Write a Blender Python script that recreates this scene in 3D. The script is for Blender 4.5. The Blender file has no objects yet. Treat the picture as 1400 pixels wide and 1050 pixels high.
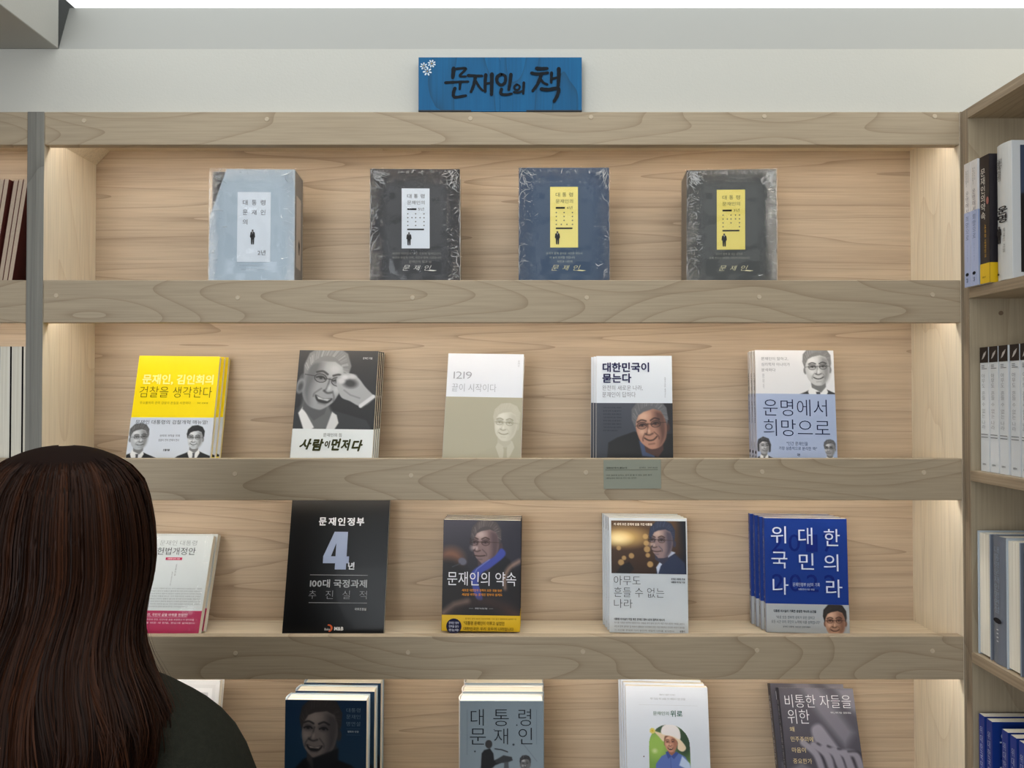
import bpy, bmesh, math, random
import numpy as np
from mathutils import Vector, Matrix
random.seed(7); np.random.seed(7)
PI = math.pi
SC = bpy.context.scene
COL = SC.collection
# ------------------------------------------------------------------ camera, world, exposure
D, H, F = 1.38, 1.62, 1050.0          # distance to the rail fronts, lens height, focal length in pixels (1400 wide)
cam = bpy.data.objects.new('camera', bpy.data.cameras.new('camera')); COL.objects.link(cam)
cam.location = (0, -D, H); cam.rotation_euler = (math.radians(90.8), 0, 0)
cam.data.sensor_width = 36; cam.data.lens = 36*F/1400; cam.data.clip_start = .02
SC.camera = cam
W = bpy.data.worlds.new('world'); SC.world = W; W.use_nodes = True
W.node_tree.nodes['Background'].inputs[0].default_value = (.75, .82, .9, 1)
W.node_tree.nodes['Background'].inputs[1].default_value = .3
SC.view_settings.view_transform = 'Standard'; SC.view_settings.look = 'None'
SC.view_settings.gamma = 1; SC.view_settings.use_curve_mapping = False
SC.view_settings.exposure = 0
CEIL_L, LED_L, WIN_W = 1.22, 20.5, 58.0
def area(name, loc, rot, sx, sy, w, col):
    l = bpy.data.lights.new(name, 'AREA'); l.shape = 'RECTANGLE'; l.size = sx; l.size_y = sy; l.energy = w; l.color = col
    o = bpy.data.objects.new(name, l); COL.objects.link(o); o.location = loc; o.rotation_euler = rot
# daylight entering through the windows of the wall behind and to the left of the photographer
area('window_light', (-1.6, -3.9, 1.6), (math.radians(90), 0, 0), 1.8, 1.5, WIN_W, (.90, .95, 1))

def s2l(c):
    c = np.asarray(c, float)/255.
    return np.where(c <= .04045, c/12.92, ((c+.055)/1.055)**2.4)
def rgb(*c):
    return tuple(float(x) for x in s2l(c))+(1.,)
TH = math.radians(.8)
def at(px, py, y=0.):                 # the point of plane y seen at a pixel of the photograph
    t = (525-py)/F; Y = y+D; s, c = math.sin(TH), math.cos(TH)
    z = Y*(t*c+s)/(c-t*s); fw = Y*c+z*s
    return Vector(((px-700)/F*fw, y, H+z))

# ------------------------------------------------------------------ materials
MATS = {}
def mat(name, col, rough=.5, metal=0, spec=.5, emit=None, coat=0, noise=0, nscale=40, bump=0, bscale=60):
    if name in MATS: return MATS[name]
    m = bpy.data.materials.new(name); m.use_nodes = True; N = m.node_tree.nodes; L = m.node_tree.links
    b = N['Principled BSDF']; b.inputs['Base Color'].default_value = col; b.inputs['Roughness'].default_value = rough
    b.inputs['Metallic'].default_value = metal; b.inputs['Specular IOR Level'].default_value = spec; b.inputs['Coat Weight'].default_value = coat
    if emit:
        b.inputs['Emission Color'].default_value = emit[0]; b.inputs['Emission Strength'].default_value = emit[1]
    tc = N.new('ShaderNodeTexCoord')
    if noise:
        n = N.new('ShaderNodeTexNoise'); n.inputs['Scale'].default_value = nscale; n.inputs['Detail'].default_value = 4
        L.new(tc.outputs['Object'], n.inputs['Vector'])
        r = N.new('ShaderNodeValToRGB'); r.color_ramp.elements[0].position = .3; r.color_ramp.elements[1].position = .7
        r.color_ramp.elements[0].color = tuple(c*(1-noise) for c in col[:3])+(1,); r.color_ramp.elements[1].color = tuple(min(1, c*(1+noise)) for c in col[:3])+(1,)
        L.new(n.outputs['Fac'], r.inputs[0]); L.new(r.outputs[0], b.inputs['Base Color'])
    if bump:
        n = N.new('ShaderNodeTexNoise'); n.inputs['Scale'].default_value = bscale; n.inputs['Detail'].default_value = 5
        L.new(tc.outputs['Object'], n.inputs['Vector']); p = N.new('ShaderNodeBump'); p.inputs['Strength'].default_value = bump; p.inputs['Distance'].default_value = .002
        L.new(n.outputs['Fac'], p.inputs['Height']); L.new(p.outputs[0], b.inputs['Normal'])
    MATS[name] = m; return m
def wood(name, c1, c2, line, axis='x', fine=28, rings=9., rscale=1.0, lineamt=.5, streak=.5, rough=.55, seed=0., wide=None):
    m = bpy.data.materials.new(name); m.use_nodes = True; N = m.node_tree.nodes; L = m.node_tree.links
    b = N['Principled BSDF']; b.inputs['Roughness'].default_value = rough; b.inputs['Specular IOR Level'].default_value = .3
    tc = N.new('ShaderNodeTexCoord')
    def mp(sx, sz):
        p = N.new('ShaderNodeMapping'); p.inputs['Location'].default_value = (seed, seed*.7, seed*.3)
        p.inputs['Scale'].default_value = (sx, (sx+sz)/2, sz) if axis == 'x' else (sz, sz, sx)
        L.new(tc.outputs['Object'], p.inputs[0]); return p
    def mth(op, a, v=None, c=None):
        n = N.new('ShaderNodeMath'); n.operation = op
        if isinstance(a, float): n.inputs[0].default_value = a
        else: L.new(a, n.inputs[0])
        if v is not None:
            if isinstance(v, float): n.inputs[1].default_value = v
            else: L.new(v, n.inputs[1])
        return n.outputs[0]
    n1 = N.new('ShaderNodeTexNoise'); n1.inputs['Scale'].default_value = 1; n1.inputs['Detail'].default_value = 6; n1.inputs['Roughness'].default_value = .6
    L.new(mp(1.3, fine).outputs[0], n1.inputs['Vector'])
    n2 = N.new('ShaderNodeTexNoise'); n2.inputs['Scale'].default_value = 1; n2.inputs['Detail'].default_value = 1.6; n2.inputs['Roughness'].default_value = .4
    L.new(mp(*(wide or (2.2*rscale, 9*rscale))).outputs[0], n2.inputs['Vector'])
    n3 = N.new('ShaderNodeTexNoise'); n3.inputs['Scale'].default_value = 1; n3.inputs['Detail'].default_value = 3
    L.new(mp(8, 320).outputs[0], n3.inputs['Vector'])
    fr = mth('FRACT', mth('MULTIPLY', n2.outputs['Fac'], float(rings)))
    ln = mth('ADD', mth('POWER', fr, 14.), mth('MULTIPLY', mth('POWER', fr, 2.5), .28))     # growth rings: a thin dark line that fades on one side
    r = N.new('ShaderNodeValToRGB'); e = r.color_ramp.elements; e[0].position = .5-streak*.35; e[1].position = .5+streak*.35; e[0].color = c2; e[1].color = c1
    L.new(n1.outputs['Fac'], r.inputs[0])
    mx = N.new('ShaderNodeMix'); mx.data_type = 'RGBA'; L.new(mth('MULTIPLY', ln, float(lineamt)), mx.inputs[0])
    L.new(r.outputs[0], mx.inputs[6]); mx.inputs[7].default_value = line
    m2 = N.new('ShaderNodeMix'); m2.data_type = 'RGBA'; m2.blend_type = 'MULTIPLY'; m2.inputs[0].default_value = .35
    L.new(mx.outputs[2], m2.inputs[6]); r3 = N.new('ShaderNodeValToRGB'); r3.color_ramp.elements[0].position = .3; r3.color_ramp.elements[0].color = (.6, .6, .6, 1); r3.color_ramp.elements[1].position = .6
    L.new(n3.outputs['Fac'], r3.inputs[0]); L.new(r3.outputs[0], m2.inputs[7])
    L.new(m2.outputs[2], b.inputs['Base Color'])
    bp = N.new('ShaderNodeBump'); bp.inputs['Strength'].default_value = .15; bp.inputs['Distance'].default_value = .0005
    L.new(n3.outputs['Fac'], bp.inputs['Height']); L.new(bp.outputs[0], b.inputs['Normal'])
    return m
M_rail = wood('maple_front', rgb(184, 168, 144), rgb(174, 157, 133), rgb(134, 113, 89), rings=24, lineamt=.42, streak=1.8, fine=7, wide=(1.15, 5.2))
M_side = wood('maple_side', rgb(238, 226, 204), rgb(230, 216, 192), rgb(204, 182, 152), axis='z', rings=14, lineamt=.28, streak=1.8, fine=7, wide=(1., 5.))  # paler than the front maple: the strips' brightness is put into this colour
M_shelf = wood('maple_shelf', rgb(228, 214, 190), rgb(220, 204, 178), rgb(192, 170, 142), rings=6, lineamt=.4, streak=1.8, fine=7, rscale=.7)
M_back = wood('paulownia_back', rgb(212, 193, 168), rgb(180, 159, 136), rgb(132, 110, 90), rings=14, lineamt=.42, streak=.9, fine=24, wide=(.42, 11))
M_post = wood('plywood_edge', rgb(150, 148, 140), rgb(116, 114, 108), rgb(88, 84, 78), axis='z', rings=4, lineamt=.3, streak=.7, fine=160)  # left post's edge: cool daylight is put into its greyer tone
M_edge = wood('plywood_edge_long', rgb(172, 154, 130), rgb(136, 118, 96), rgb(112, 92, 72), rings=4, lineamt=.3, streak=.6, fine=170)
M_postr = wood('plywood_edge_warm', rgb(164, 148, 126), rgb(124, 108, 90), rgb(96, 80, 64), axis='z', rings=4, lineamt=.3, streak=.7, fine=160)
def wood_y(m):                       # the side bookcase's boards run towards the photographer: swap grain axes
    m2 = m.copy(); m2.name = m.name+'_deep'
    for n in m2.node_tree.nodes:
        if n.type == 'MAPPING':
            s = n.inputs['Scale'].default_value; n.inputs['Scale'].default_value = (s[2], s[0], s[2])
    return m2
M_edge_y = wood_y(M_edge); M_shelf_y = wood_y(M_rail)
M_sidebk = wood('maple_end_panel', rgb(180, 166, 142), rgb(168, 153, 129), rgb(142, 122, 98), axis='z', rings=5, lineamt=.3, streak=1.6, fine=7, seed=3., rscale=.7)
M_wall = mat('painted_wall', rgb(204, 203, 196), .9, spec=.2, bump=.15, bscale=250)
M_ceil = mat('painted_ceiling', rgb(182, 181, 175), .9, spec=.2, bump=.1, bscale=200)
M_floor = mat('grey_floor', rgb(120, 112, 102), .6, noise=.1, nscale=8)
M_dark = mat('room_wall', rgb(150, 148, 142), .9, noise=.03)
M_page = None
def pages_mat():
    m = bpy.data.materials.new('book_pages'); m.use_nodes = True; N = m.node_tree.nodes; L = m.node_tree.links
    b = N['Principled BSDF']; b.inputs['Roughness'].default_value = .85; b.inputs['Specular IOR Level'].default_value = .2
    tc = N.new('ShaderNodeTexCoord'); mp = N.new('ShaderNodeMapping'); mp.inputs['Scale'].default_value = (3, 700, 3); L.new(tc.outputs['Object'], mp.inputs[0])
    n = N.new('ShaderNodeTexNoise'); n.inputs['Scale'].default_value = 1; n.inputs['Detail'].default_value = 3; L.new(mp.outputs[0], n.inputs['Vector'])
    r = N.new('ShaderNodeValToRGB'); r.color_ramp.elements[0].position = .35; r.color_ramp.elements[1].position = .65
    r.color_ramp.elements[0].color = rgb(214, 208, 192); r.color_ramp.elements[1].color = rgb(240, 236, 224)
    L.new(n.outputs['Fac'], r.inputs[0]); L.new(r.outputs[0], b.inputs['Base Color']); return m
M_page = pages_mat()
def print_mat():
    m = bpy.data.materials.new('printed_picture'); m.use_nodes = True; N = m.node_tree.nodes; L = m.node_tree.links
    b = N['Principled BSDF']; b.inputs['Roughness'].default_value = .42; a = N.new('ShaderNodeVertexColor'); a.layer_name = 'ink'
    L.new(a.outputs[0], b.inputs['Base Color']); return m
M_print = print_mat()
def wrap_mat(name, lo=.03, hi=.45, sc=70):
    """clear shrink film: see-through, with wrinkles that catch the light"""
    m = bpy.data.materials.new(name); m.use_nodes = True; N = m.node_tree.nodes; L = m.node_tree.links
    N.remove(N['Principled BSDF']); out = N['Material Output']
    g = N.new('ShaderNodeBsdfGlossy'); g.inputs['Roughness'].default_value = .06; t = N.new('ShaderNodeBsdfTransparent'); mx = N.new('ShaderNodeMixShader')
    tc = N.new('ShaderNodeTexCoord'); mp = N.new('ShaderNodeMapping'); mp.inputs['Scale'].default_value = (1, 1, 1.9); L.new(tc.outputs['Object'], mp.inputs[0])
    n = N.new('ShaderNodeTexNoise'); n.inputs['Scale'].default_value = sc; n.inputs['Detail'].default_value = 3; n.inputs['Distortion'].default_value = 1.6; L.new(mp.outputs[0], n.inputs['Vector'])
    rd = N.new('ShaderNodeMath'); rd.operation = 'PINGPONG'; rd.inputs[1].default_value = .09; L.new(n.outputs['Fac'], rd.inputs[0])
    # crinkled near the edges, taut over the middle
    s = N.new('ShaderNodeSeparateXYZ'); L.new(tc.outputs['Object'], s.inputs[0]); ab = N.new('ShaderNodeMath'); ab.operation = 'ABSOLUTE'; L.new(s.outputs[0], ab.inputs[0])
    mr = N.new('ShaderNodeMapRange'); mr.inputs[1].default_value = .045; mr.inputs[2].default_value = .075; mr.inputs[3].default_value = .0; mr.inputs[4].default_value = 1; L.new(ab.outputs[0], mr.inputs[0])
    mz = N.new('ShaderNodeMapRange'); mz.inputs[1].default_value = .19; mz.inputs[2].default_value = .228; mz.inputs[3].default_value = .03; mz.inputs[4].default_value = 1; L.new(s.outputs[2], mz.inputs[0])
    mxx = N.new('ShaderNodeMath'); mxx.operation = 'MAXIMUM'; L.new(mr.outputs[0], mxx.inputs[0]); L.new(mz.outputs[0], mxx.inputs[1])
    bp = N.new('ShaderNodeBump'); bp.inputs['Distance'].default_value = .016; L.new(mxx.outputs[0], bp.inputs['Strength']); L.new(rd.outputs[0], bp.inputs['Height'])
    n2 = N.new('ShaderNodeTexNoise'); n2.inputs['Scale'].default_value = 11; L.new(tc.outputs['Object'], n2.inputs['Vector'])
    b2 = N.new('ShaderNodeBump'); b2.inputs['Distance'].default_value = .03; b2.inputs['Strength'].default_value = .6; L.new(n2.outputs['Fac'], b2.inputs['Height']); L.new(bp.outputs[0], b2.inputs['Normal'])
    L.new(b2.outputs[0], g.inputs['Normal'])
    fz = N.new('ShaderNodeFresnel'); fz.inputs[0].default_value = 1.45; L.new(b2.outputs[0], fz.inputs['Normal'])
    m2 = N.new('ShaderNodeMapRange'); m2.inputs[1].default_value = .03; m2.inputs[2].default_value = .3; m2.inputs[3].default_value = lo; m2.inputs[4].default_value = hi; L.new(fz.outputs[0], m2.inputs[0])
    cr_ = N.new('ShaderNodeMapRange'); cr_.inputs[1].default_value = .078; cr_.inputs[2].default_value = .09; cr_.inputs[3].default_value = 0; cr_.inputs[4].default_value = .75; L.new(rd.outputs[0], cr_.inputs[0])   # sharp creases
    cm = N.new('ShaderNodeMath'); cm.operation = 'MULTIPLY'; L.new(cr_.outputs[0], cm.inputs[0]); L.new(mxx.outputs[0], cm.inputs[1])
    ad = N.new('ShaderNodeMath'); ad.operation = 'ADD'; ad.use_clamp = True; L.new(m2.outputs[0], ad.inputs[0]); L.new(cm.outputs[0], ad.inputs[1])
    L.new(m2.outputs[0], mx.inputs[0]); L.new(t.outputs[0], mx.inputs[1]); L.new(g.outputs[0], mx.inputs[2]); L.new(mx.outputs[0], out.inputs[0]); return m
# ------------------------------------------------------------------ mesh helpers
def link(name, me, mats, parent=None, loc=None):
    o = bpy.data.objects.new(name, me); COL.objects.link(o)
    for m in (mats if isinstance(mats, (list, tuple)) else [mats]):
        if m: me.materials.append(m)
    if parent: o.parent = parent
    if loc is not None: o.location = loc
    return o
def bx(bm, x0, y0, z0, x1, y1, z1, mi=0, bev=0):
    v = [bm.verts.new((x, y, z)) for x in (x0, x1) for y in (y0, y1) for z in (z0, z1)]
    fs = [bm.faces.new([v[i] for i in q]) for q in ((0, 1, 3, 2), (4, 6, 7, 5), (0, 4, 5, 1), (2, 3, 7, 6), (0, 2, 6, 4), (1, 5, 7, 3))]
    for f in fs: f.material_index = mi
    if bev:
        bmesh.ops.bevel(bm, geom=list({e for f in fs for e in f.edges}), offset=bev, segments=1, affect='EDGES')
    return fs
def box(name, x0, y0, z0, x1, y1, z1, m, parent=None, bev=0.0008):
    bm = bmesh.new(); bx(bm, x0, y0, z0, x1, y1, z1, 0, bev); me = bpy.data.meshes.new(name); bm.to_mesh(me); bm.free()
    return link(name, me, m, parent)
def prism(bm, pts, y0, y1, mi=0):     # pts: (x,z) outline, extruded from y0 to y1
    a = [bm.verts.new((x, y0, z)) for x, z in pts]; b = [bm.verts.new((x, y1, z)) for x, z in pts]
    fs = [bm.faces.new(a), bm.faces.new(b[::-1])]
    for i in range(len(pts)):
        j = (i+1) % len(pts); fs.append(bm.faces.new([a[j], a[i], b[i], b[j]]))
    for f in fs: f.material_index = mi
    bmesh.ops.recalc_face_normals(bm, faces=fs); return fs
def done(name, bm, m, parent=None, smooth=False):
    me = bpy.data.meshes.new(name); bm.to_mesh(me); bm.free()
    if smooth: me.shade_smooth()
    return link(name, me, m, parent)
def thing(name, label, cat, loc=(0, 0, 0), group=None):
    o = bpy.data.objects.new(name, None); COL.objects.link(o); o.location = loc; o.empty_display_size = .05
    o['label'] = label; o['category'] = cat
    if group: o['group'] = group
    return o
def tag(o, label, cat, group=None):
    o['label'] = label; o['category'] = cat
    if group: o['group'] = group
    return o
def struct(o): o['kind'] = 'structure'; return o
def copy_tree(o, parent=None):
    c = o.copy(); COL.objects.link(c)
    if parent: c.parent = parent
    for ch in list(o.children): copy_tree(ch, c)
    return c

M_wrap = wrap_mat('clear_shrink_film', .02, .16, 110)
M_crease = mat('film_crease', rgb(214, 218, 222), .18, spec=.8, coat=.5)  # crease ribbons; the clear film's glints are put in as pale colour
def creases(w, h, parent, seed, n=150):
    """folded ridges of the shrink film: short thin ribbons near the edges, fanning out from the corners"""
    r = random.Random(seed); V, Fc = [], []
    for k in range(n):
        m = r.random()
        if m < .34: s_ = r.choice((-1, 1)); x0_, z0_ = s_*(w/2-.002-abs(r.gauss(0, .010))), r.uniform(.02, h-.01); a = r.gauss(0, .35)+(0 if s_ < 0 else PI); L_ = r.uniform(.003, .012)
        elif m < .62: s_ = r.choice((-1, 1)); x0_, z0_ = s_*(w/2-.002-abs(r.gauss(0, .008))), h-.002-abs(r.gauss(0, .012)); a = -PI/4+r.gauss(0, .3) if s_ < 0 else -3*PI/4+r.gauss(0, .3); L_ = r.uniform(.008, .024)
        elif m < .82: x0_, z0_ = r.uniform(-w/2, w/2), h-.0015-abs(r.gauss(0, .003)); a = -PI/2+r.gauss(0, .4); L_ = r.uniform(.002, .008)
        else: x0_, z0_ = r.choice((-1, 1))*(w/2-.0012), r.uniform(.02, h-.01); a = PI/2; L_ = r.uniform(.01, .03)
        wd_ = r.uniform(.00015, .0005); P_ = []
        for i in range(5):
            t_ = i/4; P_.append((min(max(x0_+math.cos(a)*L_*t_, -w/2), w/2), min(max(z0_+math.sin(a)*L_*t_, .004), h))); a += r.gauss(0, .22)
        b_ = len(V)
        for i, (x_, z_) in enumerate(P_):
            ww = wd_*math.sin(PI*(i+.6)/5.2); nx_, nz_ = -math.sin(a), math.cos(a); V += [(x_-nx_*ww, -.0020, z_-nz_*ww), (x_+nx_*ww, -.0026, z_+nz_*ww)]
        Fc += [(b_+2*i, b_+2*i+1, b_+2*i+3, b_+2*i+2) for i in range(4)]
    me = bpy.data.meshes.new('film_creases'); me.from_pydata(V, [], Fc); o = link('film_creases', me, M_crease, parent); o['kind'] = 'stuff'; return o

# ------------------------------------------------------------------ the room
ZC = at(300, 67, .018).z               # ceiling underside at the wall
ZT = at(300, 11, .052).z               # top of the light coffer
XL = at(80, 67, .018).x                # left side of the coffer
TOP = 2.1307
struct(box('floor', -3.2, -4.1, -.1, 1.4, .4, 0, M_floor, bev=0))
struct(box('wall_back', -3.2, .185, 0, 1.4, .4, 2.5, M_wall, bev=0))
struct(box('trim_1', -3.2, .018, TOP+.001, 1.36, .1855, ZC, M_wall, bev=0))     # boxed-out wall above the bookcases
struct(box('wall_left', -3.3, -4.1, 0, -3.2, .4, 2.5, M_dark, bev=0))
struct(box('wall_right', 1.36, -4.1, 0, 1.5, .4, 2.5, M_wall, bev=0))
struct(box('wall_rear', -3.3, -4.25, 0, 1.5, -4.1, 2.5, M_dark, bev=0))
struct(box('ceiling', -3.2, -4.1, ZC, XL, .018, 2.5, M_ceil, bev=.0012))
bm = bmesh.new()                        # slanted fascia of the coffer above the wall, then the coffer's far end
v = [bm.verts.new(p) for p in ((XL, .018, ZC), (1.36, .018, ZC), (1.36, .052, ZT), (XL, .052, ZT), (XL, .3, ZC), (1.36, .3, ZC), (1.36, .3, ZT), (XL, .3, ZT))]
for q in ((0, 1, 2, 3), (0, 4, 5, 1), (3, 2, 6, 7), (1, 5, 6, 2), (0, 3, 7, 4), (4, 7, 6, 5)): bm.faces.new([v[i] for i in q])
bmesh.ops.recalc_face_normals(bm, faces=bm.faces[:]); struct(done('trim_2', bm, mat('shaded_fascia', rgb(171, 171, 167), .9, spec=.2)))  # greyer than the wall: shade from grazing light is put into the paint
struct(box('ceiling.001', XL, -4.1, ZC, 1.36, -2.6, 2.5, M_ceil, bev=0))
struct(box('ceiling.002', XL, -2.6, ZT+.04, 1.36, .3, 2.5, M_ceil, bev=0))
lt = thing('ceiling_light', 'broad white luminous ceiling panel filling the recess above the wall', 'ceiling light', (.2, -1.2, ZT))
M_lum = mat('luminous_panel', (.9, .95, 1, 1), .6, emit=((.95, .98, .97, 1), CEIL_L))
o = box('diffuser', XL+.01-.2, -2.59+1.2, 0, 1.35-.2, .052+1.2, .02, M_lum, lt, 0)
box('housing', XL+.005-.2, -2.595+1.2, .02, 1.355-.2, .056+1.2, .035, mat('white_metal', rgb(220, 220, 220), .4), lt, 0)

# ------------------------------------------------------------------ the bookcases
XI0, XI1 = -.8440, .8080               # inner faces of the main case's sides
YB = .1728
RAILS = [(2.0710, 2.1307), (1.7498, 1.8263), (1.4307, 1.5054), (1.1110, 1.1878), (.7905, .8680), (.4700, .5475), (.10, .2275)]
SURF = [None, 1.8091, 1.4857, 1.1657, .8457, .5252, .2052]
M_led = mat('led_strip', (1, .85, .68, 1), .5, emit=((1, .94, .85, 1), LED_L))
M_alu = mat('aluminium_channel', rgb(190, 190, 190), .35, metal=.8)
M_cap = mat('wood_plug', rgb(196, 180, 156), .6, noise=.06, nscale=300)
def case(x0, x1, label, plugs=None, chamfer=False):
    t = thing('bookcase', label, 'bookcase', (0, 0, 0))
    sw = .015
    box('side_panel', x0-sw, 0, 0, x0, YB+.01, TOP, [M_side], t); box('side_panel', x1, 0, 0, x1+sw, YB+.01, TOP, [M_side], t)
    for xa in (x0-sw, x1):                                       # plywood edging
        box('edge_strip', xa, -.0012, 0, xa+sw, .0, TOP, M_postr if xa > 0 else M_post, t, .0003)
    box('back_panel', x0, YB, 0, x1, YB+.01, TOP-.001, M_back, t, 0)
    box('top_panel', x0, .018, TOP-.016, x1, YB, TOP, M_shelf, t, 0)
    for i, (za, zb) in enumerate(RAILS):
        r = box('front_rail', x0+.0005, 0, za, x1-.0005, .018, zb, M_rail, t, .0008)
        for px, py in (plugs or {}).get(i, ()):
            p = at(px, py, 0); b2 = bmesh.new(); bmesh.ops.create_cone(b2, cap_ends=True, segments=16, radius1=.0042, radius2=.0038, depth=.0012, matrix=Matrix.Translation((p.x, -.0003, p.z)) @ Matrix.Rotation(PI/2, 4, 'X'))
            done('wood_plug', b2, M_cap, r)
    for i in range(1, 7):
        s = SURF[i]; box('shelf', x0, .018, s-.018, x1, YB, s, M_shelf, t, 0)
    for i in range(0, 6):                                        # a light strip tucked behind every rail
        z = (TOP-.016) if i == 0 else SURF[i]-.018
        st = box('light_channel', x0+.02, .027, z-.007, x1-.02, .041, z, M_alu, t, 0)
        box('light_strip', x0+.022, .0285, z-.0085, x1-.022, .0395, z-.007, M_led, st, 0)
    if chamfer:                                                  # angled corner block under the top
        bm = bmesh.new(); q = at(150, 207, YB); p = at(132, 223, YB); z = TOP-.016
        prism(bm, [(x0, z), (q.x, z), (x0, p.z-.004)], .045, YB); done('corner_block', bm, M_side, t)
    return t
plugs = {0: [(115, 165), (365, 163), (643, 162), (808, 160), (1045, 159), (1278, 159)], 1: [(77, 404), (325, 407), (564, 407), (802, 407), (1038, 406), (1275, 403)],
         2: [(321, 648), (562, 650), (801, 646), (1042, 645), (1263, 646)], 3: [(322, 893), (558, 892), (797, 891), (1035, 889), (1275, 890)]}
case(XI0, XI1, 'wide light maple wall bookcase with lit shelves under the blue sign', plugs, True)
case(XI0-.030-1.652, XI0-.030, 'light maple wall bookcase beyond the grey plywood post, mostly outside the frame')

# side bookcase that runs towards the photographer
XS = .813
t = thing('bookcase', 'open maple bookcase standing at a right angle to the lit wall bookcase', 'bookcase')
t.name = 'side_bookcase'
y1 = -1.75; XD = XS+.30
box('end_panel', XS, -.018, 0, XD, 0, TOP, M_sidebk, t, .0006)
box('edge_strip', XS-.0012, -.018, 0, XS, -.0005, TOP, M_postr, t, .0003)
box('end_panel', XS, y1-.018, 0, XD, y1, TOP, M_sidebk, t, .0006)
box('back_panel', XD-.010, y1, 0, XD, -.018, TOP-.018, M_sidebk, t, 0)
box('top_panel', XS, y1-.018, TOP, XD, -.0, TOP+.018, M_shelf_y, t, .0006).location.z = -.018+.0
for s in [.21]+SURF[1:5][::-1]+[.5252]:
    sh = box('shelf', XS, y1, s-.018, XD-.010, -.018, s, M_shelf_y, t, 0)
    box('edge_strip', XS-.0012, y1, s-.018, XS, -.018, s, M_edge_y, sh, .0003)
box('edge_strip', XS-.0012, y1-.018, TOP-.018, XS, -.018, TOP, M_edge_y, t, .0003)
bm = bmesh.new(); p = Vector((XS+.055, -.0185, 1.765)); bmesh.ops.create_cone(bm, cap_ends=True, segments=14, radius1=.004, radius2=.004, depth=.0015, matrix=Matrix.Translation(p) @ Matrix.Rotation(PI/2, 4, 'X'))
done('wood_plug', bm, mat('dark_plug', rgb(120, 100, 80), .7), t)

# ------------------------------------------------------------------ printing: a small painter whose canvas becomes a vertex-coloured grid
class Cv:
    """canvas in units of its own width: x 0..1, y 0..h"""
    def __init__(s, h, n, bg):
        s.h = h; s.nx = n; s.ny = max(4, int(round(n*h)))
        s.X, s.Y = np.meshgrid((np.arange(s.nx+1))/s.nx, np.arange(s.ny+1)/s.ny*h)
        s.C = np.ones(s.X.shape+(3,))*np.array(bg, float)
    def _mix(s, a, col):
        a = np.clip(a, 0, 1)[..., None]; s.C = s.C*(1-a)+np.array(col, float)*a
    def poly(s, pts, col, soft=.012, alpha=1., smooth=False):
        if smooth: pts = spline(pts)
        P = np.array(pts, float); X, Y = s.X, s.Y; d = np.full(X.shape, 1e9); ins = np.zeros(X.shape, bool)
        for i in range(len(P)):
            a, b = P[i], P[(i+1) % len(P)]; e = b-a; w0 = X-a[0]; w1 = Y-a[1]
            t = np.clip((w0*e[0]+w1*e[1])/(e@e+1e-12), 0, 1); d = np.minimum(d, (w0-e[0]*t)**2+(w1-e[1]*t)**2)
            c = ((a[1] > Y) != (b[1] > Y)); xx = a[0]+(Y-a[1])*(e[0]/(e[1] if abs(e[1]) > 1e-12 else 1e-12))
            ins ^= c & (X < xx)
        d = np.sqrt(d)*np.where(ins, -1, 1); s._mix((.5-d/soft)*alpha if soft < .03 else np.clip(.5-d/soft, 0, 1)**1.3*alpha, col)
    def ell(s, cx, cy, rx, ry, col, soft=.012, rot=0., alpha=1.):
        c, n = math.cos(rot), math.sin(rot); u = (s.X-cx)*c+(s.Y-cy)*n; v = -(s.X-cx)*n+(s.Y-cy)*c
        s._mix(np.clip(.5-(np.sqrt((u/rx)**2+(v/ry)**2)-1)*min(rx, ry)/soft, 0, 1)*alpha, col)
    def line(s, pts, w, col, soft=.008, alpha=1., smooth=False):
        if smooth: pts = spline(pts, closed=False)
        P = np.array(pts, float); d = np.full(s.X.shape, 1e9)
        for i in range(len(P)-1):
            a, b = P[i], P[i+1]; e = b-a; w0 = s.X-a[0]; w1 = s.Y-a[1]
            t = np.clip((w0*e[0]+w1*e[1])/(e@e+1e-12), 0, 1); d = np.minimum(d, (w0-e[0]*t)**2+(w1-e[1]*t)**2)
        s._mix(np.clip(.5-(np.sqrt(d)-w/2)/soft, 0, 1)*alpha, col)
    def grad(s, c0, c1, vertical=True):
        t = (s.Y/s.h if vertical else s.X)[..., None]; s.C = np.array(c0, float)*(1-t)+np.array(c1, float)*t
def spline(pts, closed=True, n=5):
    P = [np.array(p, float) for p in pts]; out = []; N = len(P); rng = range(N) if closed else range(N-1)
    for i in rng:
        g = lambda k: P[k % N] if closed else P[min(max(k, 0), N-1)]
        a, b, c, d = g(i-1), g(i), g(i+1), g(i+2)
        for j in range(n):
            t = j/n; out.append(.5*((2*b)+(c-a)*t+(2*a-5*b+4*c-d)*t*t+(3*b-a-3*c+d)*t**3))
    if not closed: out.append(P[-1])
    return out
GRAY = dict(skin=(190, 190, 190), sh=(120, 120, 120), hi=(228, 228, 228), hair=(84, 84, 84), hh=(170, 170, 170), ln=(40, 40, 40), suit=(24, 24, 26), shirt=(232, 232, 232), tie=(70, 70, 74))
WARM = dict(skin=(196, 148, 122), sh=(120, 78, 60), hi=(226, 186, 160), hair=(72, 68, 66), hh=(158, 154, 152), ln=(44, 28, 24), suit=(26, 26, 30), shirt=(210, 216, 226), tie=(40, 46, 80))
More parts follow.
